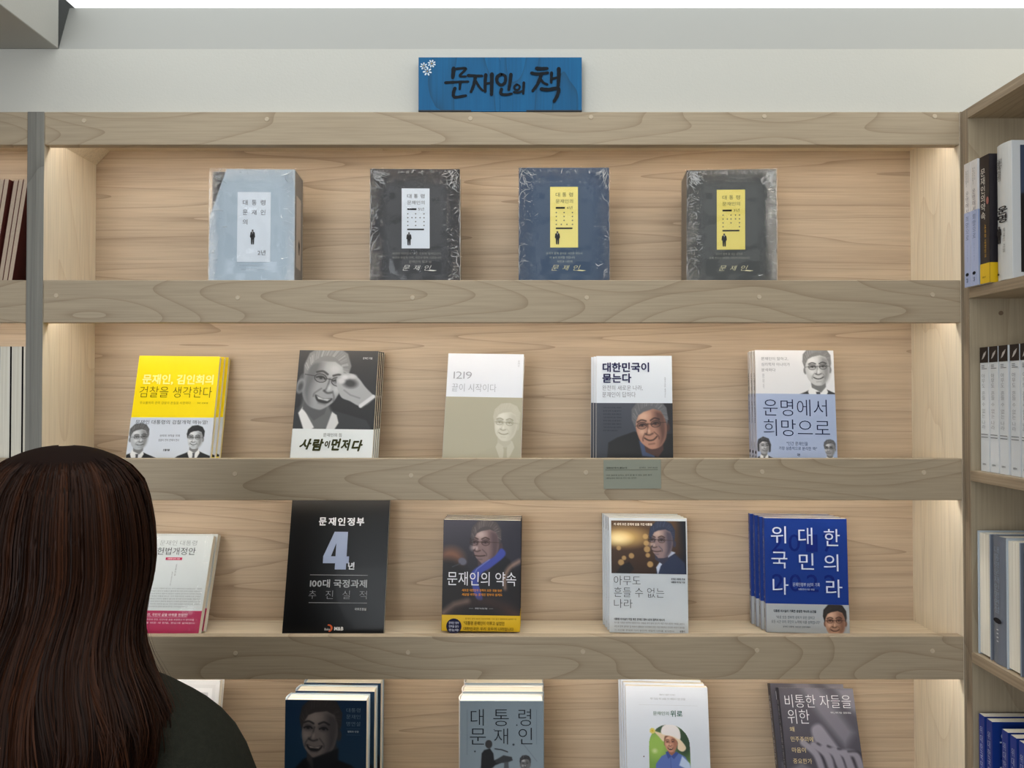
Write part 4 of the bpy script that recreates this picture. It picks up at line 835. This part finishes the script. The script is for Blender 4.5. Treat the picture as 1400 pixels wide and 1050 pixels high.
# ------------------------------------------------------------------ the sign above the case
def stroke_mesh(I, strokes, fr_, col):
    fr = fr_
    """brush strokes: each a list of points and a width, tapering a little, with round ends"""
    for si, (pts, wd) in enumerate(strokes):
        fr = lambda X, Y, e=si*.00004: (lambda p: (p[0], p[1]-e, p[2]))(fr_(X, Y))
        P = [np.array(p, float) for p in (spline(pts, closed=False, n=6) if len(pts) > 2 else [np.array(pts[0])*(1-t)+np.array(pts[1])*t for t in np.linspace(0, 1, 7)])]
        n = len(P); L, R = [], []
        for i in range(n):
            d = P[min(i+1, n-1)]-P[max(i-1, 0)]; d = d/(np.linalg.norm(d)+1e-9); nn = np.array([-d[1], d[0]]); r = wd*.70*(1.08-.22*i/(n-1)+.05*math.sin(i*1.7))
            L.append(P[i]+nn*r); R.append(P[i]-nn*r)
        for i in range(n-1): I.poly(lambda X, Y, e=i*.000003: (lambda p: (p[0], p[1]-e, p[2]))(fr(X, Y)), [L[i], L[i+1], R[i+1], R[i]], col)
        for q, k in ((P[0], 1.0), (P[-1], .80)):
            I.poly(lambda X, Y: (lambda p: (p[0], p[1]-.00012, p[2]))(fr(X, Y)), [(q[0]+wd*.70*k*math.cos(a), q[1]+wd*.70*k*math.sin(a)) for a in np.linspace(0, 2*PI, 12, endpoint=False)], col)
a = at(572, 153, -.001); b = at(795.5, 78, -.001); SW, SH = b.x-a.x, b.z-TOP-.0008
sg = thing('sign_board', 'bright blue wooden sign with black brush lettering and white flowers', 'sign', (a.x, .0, TOP+.0008))
M_blue = wood('blue_stained_wood', rgb(4, 104, 158), rgb(4, 86, 134), rgb(18, 60, 84), axis='z', rings=7, lineamt=.45, streak=.8, fine=30)
box('board', 0, 0, 0, SW/2-.0001, .012, SH, M_blue, sg, .0002); box('board', SW/2+.0001, 0, 0, SW, .012, SH, M_blue, sg, .0002)
I = Ink(); fr = lambda X, Y: ((X-104)/1039*SW, -.0004, SH*(1-(Y-84)/352)); dk = (18, 26, 34)
stroke_mesh(I, [([(328, 158), (322, 216)], 19), ([(346, 160), (402, 156), (396, 172), (366, 206), (404, 210)], 12), ([(276, 250), (340, 246), (420, 243)], 13), ([(370, 250), (366, 292)], 12), ([(336, 286), (326, 320), (336, 344), (405, 334)], 15),
    ([(420, 203), (470, 206), (508, 206)], 14), ([(466, 212), (456, 262), (438, 310)], 15), ([(468, 240), (494, 282), (514, 302)], 12), ([(532, 198), (528, 250), (528, 308)], 15), ([(532, 256), (562, 252)], 12), ([(571, 194), (570, 260), (568, 328)], 17),
    ([(628, 196), (604, 214), (606, 248), (630, 266), (654, 248), (656, 210), (636, 196)], 15), ([(692, 196), (686, 250), (678, 296)], 15), ([(632, 292), (628, 322), (660, 328), (696, 322)], 14),
    ([(728, 262), (714, 276), (718, 294), (738, 296), (748, 276), (734, 262)], 10), ([(712, 312), (740, 314), (768, 302)], 11), ([(774, 250), (772, 286), (770, 322)], 12),
    ([(856, 158), (886, 160), (922, 158)], 17), ([(824, 188), (862, 194), (926, 186)], 15), ([(884, 200), (862, 258), (830, 304)], 15), ([(876, 220), (898, 250), (924, 262)], 12), ([(950, 186), (948, 250)], 13), ([(950, 226), (990, 216)], 12), ([(996, 160), (996, 210), (992, 272)], 17),
    ([(886, 292), (930, 296), (992, 288), (988, 330), (966, 372)], 17)], fr, dk)
I.build('brush_lettering', sg)
I = Ink()
for cx, cy, r, n in ((137, 142, 25, 7), (188, 126, 27, 8), (160, 176, 30, 7)):
    for k in range(n):
        q = 2*PI*k/n+.3; u = np.array([math.cos(q), math.sin(q)]); v = np.array([-u[1], u[0]]); o_ = np.array([cx, cy])
        I.poly(fr, [tuple(o_+u*r*a_+v*r*b_) for a_, b_ in ((.28, 0), (.5, .16), (.85, .17), (1., 0), (.85, -.17), (.5, -.16))], (214, 226, 236))
    I.disc(lambda X, Y: (lambda p: (p[0], -.0007, p[2]))(fr(X, Y)), cx, cy, 4, 4, (214, 180, 90), 8)
I.build('flower_painting', sg)
box('foot_strip', .0, -.0008, -.0004, SW*.322, .0, .0022, mat('black_paint', rgb(14, 20, 28), .5), sg, 0); box('foot_strip', SW*.66, -.0008, -.0004, SW, .0, .0022, mat('black_paint', rgb(14, 20, 28), .5), sg, 0)

# ---- the caption card on the third rail
p0 = at(825, 629, -.001); p1 = at(903.5, 668.5, -.001); cw, ch = p1.x-p0.x, p0.z-p1.z
cd = thing('caption_card', 'small grey-green caption card stuck on the rail under the navy title paperbacks', 'card', (p0.x+.0005, -.0006, p1.z)); cd.rotation_euler = (0, math.radians(-.5), 0)
box('card', 0, -.0006, 0, cw, 0, ch, mat('grey_green_card', rgb(148, 152, 138), .6), cd, 0)
I = Ink(); fr = lambda u, v: (u*cw, -.0010, ch*(1-v)); g = (78, 80, 72)
I.text('대한민국이 묻는다', fr, (.045, .245, .41, .30), g, .02, 1); I.text('문재인  2017.01.20', fr, (.62, .25, .94, .295), g, 0, 1); I.rect(fr, (.03, .335, .945, .350), (104, 108, 96))
I.text('이런 질문에 답하는 것이 참 될 수 있는 길은 결국', fr, (.045, .50, .84, .555), g, 0, 1); I.text('대한민국의 국민으로 다시 서는 것이다', fr, (.045, .60, .57, .655), g, 0, 1)
I.build('lettering', cd)

# ------------------------------------------------------------------ books in the side bookcase (spines towards the room)
def side_place(o, xs, yf, z, w, rev=False, t=.02):
    if rev: pose(o, xs+w/2, yf+t, z, 180)
    else: pose(o, xs+w/2, yf, z)
def yat(px, xs): return xs*F/(px-700)-D
z = SURF[1]
# two lavender, one dark with a yellow band, one thick white with a dark cover picture
def sk_lav(I, fr):
    I.text('문재인이 말하고 심리학자가', fr, (.2, .08, .35, .30), (120, 122, 130), 0, 1, rot=True); I.text('운\n명\n에\n서', fr, (.3, .33, .8, .60), (70, 72, 84), -.006, 2); I.text('희\n망\n으\n로', fr, (.3, .64, .8, .87), (70, 76, 104), -.006, 2)
for k, (ya, lab) in enumerate(((1331, 'lavender-spined paperback standing against the end panel on the top side shelf'), (1341, 'lavender-spined paperback touching the black spine on the top side shelf'))):
    def sk2(I, fr):
        I.text('문\n재\n인\n이\n말\n하\n고', fr, (.30, .06, .48, .19), (110, 112, 120), 0, 1); I.text('이\n나\n미\n지\n음', fr, (.60, .06, .74, .16), (110, 112, 120), 0, 1)
        I.text('운\n명\n에\n서', fr, (.28, .23, .74, .41), (60, 62, 74), -.006, 2); I.text('희\n망\n으\n로', fr, (.28, .43, .74, .62), (60, 66, 96), -.006, 2)
        I.text('이나미가 묻다', fr, (.42, .66, .56, .80), (130, 138, 170), 0, 1, rot=True); I.disc(fr, .45, .90, .26, .014, (26, 28, 36), 12); I.text('다\n산', fr, (.32, .93, .58, .965), (60, 62, 76), .02, 1)
    o = make_book('paperback_book', lab, .140, .219, .0185, (226, 226, 228), (214, 210, 208), band=(.40, (160, 176, 214), (160, 172, 206)), sink=sk2, group='lavender paperbacks on the side shelf')
    side_place(o, .804, -.0385-.0200*k, z, .140)
o = make_book('paperback_book', 'black-spined paperback with a yellow band beside the lavender spines', .148, .218, .026, (30, 28, 32), (40, 36, 38), band=(.845, (216, 178, 24), (214, 176, 24)),
              pics=[(0, 0, 1, .845, Cv(.845*.218/.148, 30, (36, 32, 38)))], sink=lambda I, fr: (I.text('문\n재\n인\n의\n약\n속', fr, (.15, .10, .62, .50), (214, 210, 200), .005, 2), I.text('새로운 대한민국', fr, (.5, .54, .68, .80), (176, 140, 60), .01, 1, rot=True), I.disc(fr, .85, .36, .13, .03, (170, 110, 100), 10), I.text('은행나무', fr, (.25, .945, .6, .957), (60, 46, 14), .01, 1)))
side_place(o, .806, -.0595-.0285, z, .148)
c = Cv(.93*.220/(.150*.88), 40, (56, 68, 92)); c.poly([(-.1, .62), (.3, .52), (.7, .30), (1.2, .1), (1.2, 2), (-.1, 2)], (20, 20, 24), .03); c.ell(1.0, .3, .2, .3, (26, 24, 28), .05)
def skw(I, fr):
    I.text('문재인의\n운명', fr, (.15, .10, .50, .27), (120, 116, 112), 0, 1); I.text('문\n재\n인\n의', fr, (.18, .12, .40, .26), (110, 108, 104), .01, 1); I.text('운\n명', fr, (.15, .46, .85, .58), (40, 38, 40), .02, 3); little_man(I, fr, .10, .60, .34, .13, (44, 40, 40)); I.text('문재인 지음', fr, (.52, .62, .66, .80), (130, 128, 124), 0, 1, rot=True); I.disc(fr, .2, .955, .07, .008, (140, 130, 110), 8)
o = make_book('hardcover_book', 'thick white hardcover with a dark blue framed picture on the top side shelf', .150, .226, .038, (206, 210, 214), (200, 200, 198), hard=True, pics=[(.09, .035, .97, .955, c)], sink=None, ink=None)
I = Ink(); I.disc(lambda u, v: (-.075-.0042, .038*(1-u), .226*(1-v)), .2, .955, .07, .008, (150, 140, 120), 8); skw(I, lambda u, v: (-.075-.0042, .038*(1-u), .226*(1-v))); I.build('spine_lettering', o)
side_place(o, .815, -.0895-.0435, z, .150)

z = SURF[2]
for k in range(8):
    lab = ('white-spined paperback with a dark top, '+('nearest the end panel' if k == 0 else ORD[k] if k < 6 else 'seventh' if k == 6 else 'eighth')+(' from the end panel' if k else '')+' on the second side shelf')
    if k == 0:
        b0 = make_book('paperback_book', lab, .150, .2170, .0235, (222, 226, 230), (208, 212, 216), sink=sk, group='white paperbacks on the second side shelf')
        ch_ = [q for q in b0.children if q.name.startswith('spine_lettering')][0]; me_old = ch_.data; bpy.data.objects.remove(ch_)
        def sk3(I, fr):
            I.rect(fr, (0, 0, 1, .125), (48, 40, 36)); I.poly(lambda u, v: (lambda p: (p[0]-.0002, p[1], p[2]))(fr(u, v)), [(.25, .10), (.45, .055), (.8, .03), (.7, .06), (.45, .09)], (176, 170, 166)); I.ell if False else None
            for q in range(3): I.rect(fr, (.2, .145+.013*q, .55 if q < 2 else .85, .151+.013*q), (120, 122, 126))
            I.text('아\n무\n도', fr, (.22, .215, .60, .325), (104, 106, 112), -.012, 2); I.text('흔\n들', fr, (.22, .355, .60, .425), (104, 106, 112), -.012, 2); I.text('수', fr, (.22, .447, .60, .475), (104, 106, 112), -.012, 2); I.text('없\n는', fr, (.22, .497, .60, .57), (104, 106, 112), -.012, 2); I.text('나\n라', fr, (.22, .59, .60, .66), (104, 106, 112), -.012, 2)
            I.rect(fr, (.1, .70, .9, .706), (110, 112, 116)); I.rect(fr, (.1, .722, .9, .728), (110, 112, 116)); I.text('김영사', fr, (.25, .935, .68, .95), (90, 92, 96), .02, 1)
        I = Ink(); sk3(I, lambda u, v: (-.075-.0011, .0235*(1-u), .217*(1-v))); I.build('spine_lettering', b0); o = b0
    else:
        o = copy_tree(b0); o['label'] = lab
    side_place(o, .8275, -.0475-.0262*k-(.003 if k > 2 else 0), z, .150)

z = SURF[3]
def sk4(I, fr):
    I.text('대\n통\n령\n문\n재\n인\n명\n연\n설', fr, (.28, .08, .66, .60), (150, 166, 184), -.01, 2); I.disc(fr, .5, .66, .3, .022, (30, 30, 36), 10)
    for q in range(4): I.disc(fr, .5, .73+.03*q, .08, .005, (200, 204, 210), 6)
hb = None; yy = -.0225
for k in range(8):
    rev = (k % 2 == 0); t_ = .036
    lab = 'pale hardcover turned '+('fore-edge' if rev else 'dark blue spine')+' outwards, '+(['first', 'first', 'second', 'second', 'third', 'third', 'fourth', 'fourth'][k])+' of its kind from the end panel'
    if hb is None:
        hb = make_book('hardcover_book', lab, .150, .215, t_, (176, 186, 196), (110, 116, 128), hard=True, sink=None, group='hardcovers on the third side shelf', gloss=.3)
        I = Ink(); sk4(I, lambda u, v: (-.075-.0046, t_*(1-u), .215*(1-v))); I.build('spine_lettering', hb); o = hb
    else: o = copy_tree(hb); o['label'] = lab
    tt = (.040 if rev else .032); yy -= tt
    if rev: pose(o, .8185+.075, yy+.0375, z, 180)
    else: o.scale = (1, 1, 1); pose(o, .8185+.079, yy-.004, z)
    if not rev: yy -= .006

z = SURF[4]
for k in range(7):
    lab = 'royal blue spine on the lowest visible side shelf, '+('nearest the end panel' if k == 0 else ['', 'second', 'third', 'fourth', 'fifth', 'sixth', 'seventh'][k]+' from the end panel')
    o = copy_tree(ROYAL); o.name = 'thick_paperback_book'; o['label'] = lab; o['group'] = 'royal blue paperbacks on the side shelf'
    pose(o, .8185+.0765, -.0415-.0215*k-(.02 if k > 1 else 0), z)

# ------------------------------------------------------------------ books in the bookcase beyond the grey post
xr = XI0-.030; z = SURF[1]
M_tan = mat('aged_pages', rgb(196, 176, 156), .85, noise=.05, nscale=200)
mb0 = None
for k in range(6):
    lab = 'maroon-covered book leaning fore-edge out beyond the grey post, '+('nearest the post' if k == 0 else ORD[k]+' from the post')
    if mb0 is None:
        mb0 = make_book('leaning_book', lab, .120, .208, .0085, (98, 46, 42), (90, 40, 38), page=M_tan, group='leaning maroon books', gloss=.5); o = mb0
    else: o = copy_tree(mb0); o['label'] = lab
    # stands with its fore-edge to the room and leans sideways to the right
    ang = math.radians(-83.); R = Matrix.Rotation(math.radians(8.5), 4, 'Y') @ Matrix.Rotation(math.radians(-90), 4, 'Z')
    bb = [R @ Vector(q) for ch in o.children for q in ch.bound_box]; zm = min(q.z for q in bb)
    xx = xr-.0535-.0117*k; o.matrix_basis = Matrix.Translation((xx, .085+.004*(k % 3)-.0, z+.0005-zm)) @ R
z = SURF[2]; wb = None
for k in range(5):
    lab = 'upright book with cream fore-edge and black covers beyond the grey post, '+('nearest the post' if k == 0 else ORD[k]+' from the post')
    if wb is None:
        wb = make_book('upright_book', lab, .135, .222, .0195, (30, 24, 26), (30, 24, 26), group='upright black books', gloss=.5); o = wb
    else: o = copy_tree(wb); o['label'] = lab
    R = Matrix.Rotation(math.radians(-90), 4, 'Z'); bb = [R @ Vector(q) for ch in o.children for q in ch.bound_box]
    o.matrix_basis = Matrix.Translation((xr-.0205-.0215*k, .092, z+.0005)) @ R

# ------------------------------------------------------------------ the woman in the foreground, seen from behind
PY = -.43; PC = at(78, 612, PY).x
def skin_mesh(name, verts, edges, radii, m, parent, root=0, sub=2, extra=None):
    me = bpy.data.meshes.new(name); me.from_pydata([Vector(v) for v in verts], edges, [])
    o = bpy.data.objects.new(name, me); COL.objects.link(o)
    sk_ = o.modifiers.new('s', 'SKIN'); sk_.use_smooth_shade = True
    if not me.skin_vertices: me.skin_vertices.new()
    for i, r in enumerate(radii):
        d = me.skin_vertices[0].data[i]; d.radius = r if isinstance(r, tuple) else (r, r); d.use_root = (i == root)
    ss = o.modifiers.new('u', 'SUBSURF'); ss.levels = sub; ss.render_levels = sub
    dg = bpy.context.evaluated_depsgraph_get(); dg.update(); nm = bpy.data.meshes.new_from_object(o.evaluated_get(dg)); bpy.data.objects.remove(o)
    if extra:
        bm = bmesh.new(); bm.from_mesh(nm); extra(bm); bm.to_mesh(nm); bm.free()
    nm.name = name; nm.materials.clear(); nm.shade_smooth(); return link(name, nm, m, parent)
M_skin = mat('skin', rgb(206, 168, 146), .5, noise=.03, nscale=60)
M_coat = mat('dark_green_wool', rgb(40, 41, 34), .95, spec=.15, noise=.12, nscale=180, bump=.5, bscale=420)
M_trou = mat('black_trousers', rgb(34, 34, 38), .9, noise=.1, nscale=90)
M_shoe = mat('black_leather', rgb(24, 22, 22), .35)
per = thing('person', 'woman with long straight dark brown hair in a dark green coat, seen from behind', 'person', (PC, PY, 0))
V, E_, R_ = [], [], []
def chain(idx, pts):
    for p, r in pts:
        V.append(p); R_.append(r)
        if idx is not None: E_.append((idx, len(V)-1))
        idx = len(V)-1
    return idx
pel = chain(None, [((0, 0, .86), (.135, .10))])
nk = chain(pel, [((0, 0, .98), (.115, .09)), ((0, -.005, 1.12), (.13, .095)), ((0, -.01, 1.22), (.11, .08)), ((0, 0, 1.29), (.055, .055)), ((0, .012, 1.345), (.048, .05)), ((0, .03, 1.395), (.055, .07)), ((0, .022, 1.44), (.070, .088)), ((0, .012, 1.485), (.066, .082))])
for s_ in (-1, 1):
    w_ = chain(3, [((s_*.10, -.005, 1.235), (.055, .05)), ((s_*.165, -.01, 1.215), .045), ((s_*.205, -.02, 1.08), .04), ((s_*.225, -.02, .97), .036), ((s_*.225, .03, .85), .031), ((s_*.222, .06, .765), (.020, .027)), ((s_*.220, .075, .72), (.016, .036))])
    for q, (dy, ln) in enumerate(((-.022, .052), (-.008, .064), (.008, .070), (.023, .062))):       # four fingers, slightly curled
        chain(w_, [((s_*.219, .078-dy, .695), .009), ((s_*.216, .083-dy, .695-ln*.45), .008), ((s_*.206, .088-dy, .695-ln*.85), .007)])
    chain(w_-1, [((s_*.214, .105, .735), .010), ((s_*.205, .122, .705), .009), ((s_*.198, .128, .682), .008)])
    a_ = chain(pel, [((s_*.085, 0, .80), (.085, .09)), ((s_*.092, .0, .64), .072), ((s_*.092, .01, .47), .052), ((s_*.092, -.005, .30), .050), ((s_*.092, -.01, .09), .034)])
    chain(a_, [((s_*.095, .05, .045), (.032, .026)), ((s_*.10, .12, .03), (.034, .018))])
def face(bm):
    def sph(p, r, sc=(1, 1, 1)): bmesh.ops.create_uvsphere(bm, u_segments=12, v_segments=8, radius=r, matrix=Matrix.Translation(p) @ Matrix.Diagonal((*sc, 1)))
    sph((0, .112, 1.425), .011, (.8, 1.2, 1.6)); sph((0, .105, 1.387), .016, (1.4, .5, .45)); sph((0, .108, 1.379), .014, (1.2, .5, .45))
    for s_ in (-1, 1): sph((s_*.03, .094, 1.447), .012, (1.2, .7, .6)); sph((s_*.075, .012, 1.43), .018, (.35, .8, 1.4))
body = skin_mesh('body', V, E_, R_, M_skin, per, 0, 2, face)
# coat
V, E_, R_ = [], [], []
chain(None, [((0, 0, .56), (.205, .16)), ((0, 0, .66), (.20, .155)), ((0, 0, .82), (.19, .15)), ((0, 0, .96), (.168, .135)), ((0, -.004, 1.10), (.168, .135)), ((0, -.006, 1.19), (.15, .12)), ((0, -.004, 1.255), (.105, .10)), ((0, .0, 1.30), (.075, .080)), ((0, .004, 1.325), (.072, .078))])
for s_ in (-1, 1): chain(5, [((s_*.115, -.006, 1.222), (.085, .078)), ((s_*.176, -.01, 1.185), (.078, .075)), ((s_*.208, -.018, 1.08), (.070, .068)), ((s_*.228, -.02, .97), .062), ((s_*.228, .025, .86), .055), ((s_*.224, .05, .79), .05)])
skin_mesh('coat', V, E_, R_, M_coat, per, 0, 2)
V, E_, R_ = [], [], []
pel = chain(None, [((0, 0, .84), (.115, .095))])
for s_ in (-1, 1): chain(pel, [((s_*.08, 0, .76), (.085, .09)), ((s_*.094, 0, .60), .082), ((s_*.096, .008, .45), .075), ((s_*.096, -.002, .28), .07), ((s_*.096, -.008, .09), .066)])
skin_mesh('trousers', V, E_, R_, M_trou, per, 0, 1)
for s_ in (-1, 1):
    V, E_, R_ = [], [], []
    chain(None, [((s_*.096, -.05, .042), (.040, .040)), ((s_*.096, .0, .045), (.042, .045)), ((s_*.098, .07, .036), (.044, .034)), ((s_*.10, .145, .028), (.040, .026))])
    skin_mesh('shoe', V, E_, R_, M_shoe, per, 1, 1)
# hair: an inner shell and several thousand strands
ZV = [612, 614, 619, 627, 640, 662, 690, 725, 765, 800, 830, 860, 890, 920, 950, 985, 1020, 1060]
AV = [.012, .026, .042, .058, .075, .090, .099, .105, .108, .108, .106, .110, .124, .146, .163, .166, .158, .148]
ZZ = np.array([at(78, p, PY).z for p in ZV]); ZTOP = ZZ[0]+.0005; AA = np.array(AV)
BB = np.array([.012, .028, .046, .064, .084, .102, .114, .122, .124, .124, .124, .128, .134, .140, .144, .146, .146, .146])
def hair_pt(ph, u, rf):
    """u 0 crown .. 1 tips (z runs to the lowest level); ph 0 = her right as the camera sees it, -pi/2 towards the camera"""
    n = len(ZZ)-1; i = np.clip(u*n, 0, n-1e-6); k = i.astype(int); f = i-k
    z = ZZ[k]*(1-f)+ZZ[k+1]*f; a = AA[k]*(1-f)+AA[k+1]*f; b = BB[k]*(1-f)+BB[k+1]*f
    b = np.where(np.sin(ph) > 0, np.minimum(b, .105), b)
    return np.stack([a*rf*np.cos(ph), .012-.085*(lambda q: q*q*(3-2*q))(np.clip((u-.45)/.42, 0, 1))+b*rf*np.sin(ph), z+.0], -1)
nA, nU = 48, 40; phs = np.linspace(math.radians(38), -math.radians(218), nA); us = np.linspace(0, 1, nU)
P = np.concatenate([hair_pt(np.full(nU, p), us*.985, np.full(nU, .945)) for p in phs]); P[:, 2] -= .002
Fc = [(i*nU+j, i*nU+j+1, (i+1)*nU+j+1, (i+1)*nU+j) for i in range(nA-1) for j in range(nU-1)]
me = bpy.data.meshes.new('hair'); me.from_pydata([tuple(p) for p in P], [], Fc)
def hair_mat():
    m = bpy.data.materials.new('dark_brown_hair'); m.use_nodes = True; N = m.node_tree.nodes; L = m.node_tree.links; b = N['Principled BSDF']
    a = N.new('ShaderNodeVertexColor'); a.layer_name = 'ink'; L.new(a.outputs[0], b.inputs['Base Color'])
    b.inputs['Roughness'].default_value = .5; b.inputs['Specular IOR Level'].default_value = .12; return m
M_hair = hair_mat()
hair = link('hair', me, mat('hair_shade', rgb(28, 15, 11), .8, spec=.1), per); me.shade_smooth()
sm = hair.modifiers.new('t', 'SOLIDIFY'); sm.thickness = .004; sm.offset = -1
rng = np.random.default_rng(5); NS, NG = 7000, 22
front = rng.random(NS) < .12
ph0 = np.where(front, rng.uniform(math.radians(20), math.radians(50), NS), rng.uniform(math.radians(-218), math.radians(38), NS)); ph0 = np.where(rng.random(NS) < .3, -np.abs((ph0+PI/2+PI) % (2*PI)-PI)*np.sign(rng.random(NS)-.5)-PI/2, ph0)
ph0 = np.clip(ph0, math.radians(-222), math.radians(42))
u0 = rng.uniform(0, .35, NS)**1.3; u1 = rng.uniform(.80, 1., NS); rf = rng.uniform(.955, 1.005, NS); clump = np.round(ph0*9+rng.normal(0, .25, NS))
cr = np.random.default_rng(9).random(400); cph = cr[(clump.astype(int)+150) % 400]
t = np.linspace(0, 1, NG); U = u0[:, None]+(u1-u0)[:, None]*t
fall = np.clip((U-.40)/.6, 0, 1); fall = fall*fall*(3-2*fall)
PH = ph0[:, None]+fall*(.10*np.sin(U*7+cph[:, None]*9)+ (clump/9-ph0)[:, None]*.55+rng.normal(0, .05, NS)[:, None])
RF = rf[:, None]+fall*(.035*np.sin(U*9+cph[:, None]*20)-.03*cph[:, None])+fall**2*rng.normal(0, .03, NS)[:, None]
fly = rng.random(NS) < .012; RF = RF+np.where(fly, rng.uniform(0, .22, NS), 0)[:, None]*fall**1.5
G = hair_pt(PH, U, RF)
T = np.gradient(G, axis=1); T /= np.linalg.norm(T, axis=2, keepdims=True)+1e-9
Nn = G-np.array([0, .012, 0]); Nn[..., 2] *= .0; Nn[..., 2] += np.where(U < .3, .08, 0); Nn /= np.linalg.norm(Nn, axis=2, keepdims=True)+1e-9
S_ = np.cross(T, Nn); S_ /= np.linalg.norm(S_, axis=2, keepdims=True)+1e-9
tw = rng.normal(0, .5, NS)[:, None, None]; S_ = S_*np.cos(tw)+Nn*np.sin(tw)
wd = (rng.uniform(.0005, .0011, NS)*np.where(fly, .35, 1))[:, None]*np.clip((1-t)*5, .08, 1)
A = G+S_*wd[..., None]; Bq = G-S_*wd[..., None]; VV = np.stack([A, Bq], 2).reshape(-1, 3)
s_i = np.arange(NS)[:, None]*(NG*2); j_i = np.arange(NG-1)[None]*2; b0_ = (s_i+j_i); f = np.stack([b0_, b0_+1, b0_+3, b0_+2], -1).reshape(-1, 4)
me = bpy.data.meshes.new('hair_strands'); me.vertices.add(len(VV)); me.vertices.foreach_set('co', VV.ravel()); me.loops.add(f.size); me.loops.foreach_set('vertex_index', f.ravel().astype(np.int32))
me.polygons.add(len(f)); me.polygons.foreach_set('loop_start', (np.arange(len(f))*4).astype(np.int32)); me.polygons.foreach_set('loop_total', np.full(len(f), 4, np.int32)); me.update(calc_edges=True)
q = np.clip(.55*cph+.45*rng.random(NS), 0, 1)[:, None]**1.6; colr = s2l((24, 12, 8))*(1-q)+s2l((74, 41, 23))*q
cc = np.repeat(np.concatenate([colr, np.ones((NS, 1))], 1), NG*2, 0); ca = me.color_attributes.new('ink', 'FLOAT_COLOR', 'POINT'); ca.data.foreach_set('color', cc.ravel().astype(np.float32))
hs = link('hair_strands', me, M_hair, hair); hs['kind'] = 'stuff'; me.shade_smooth()
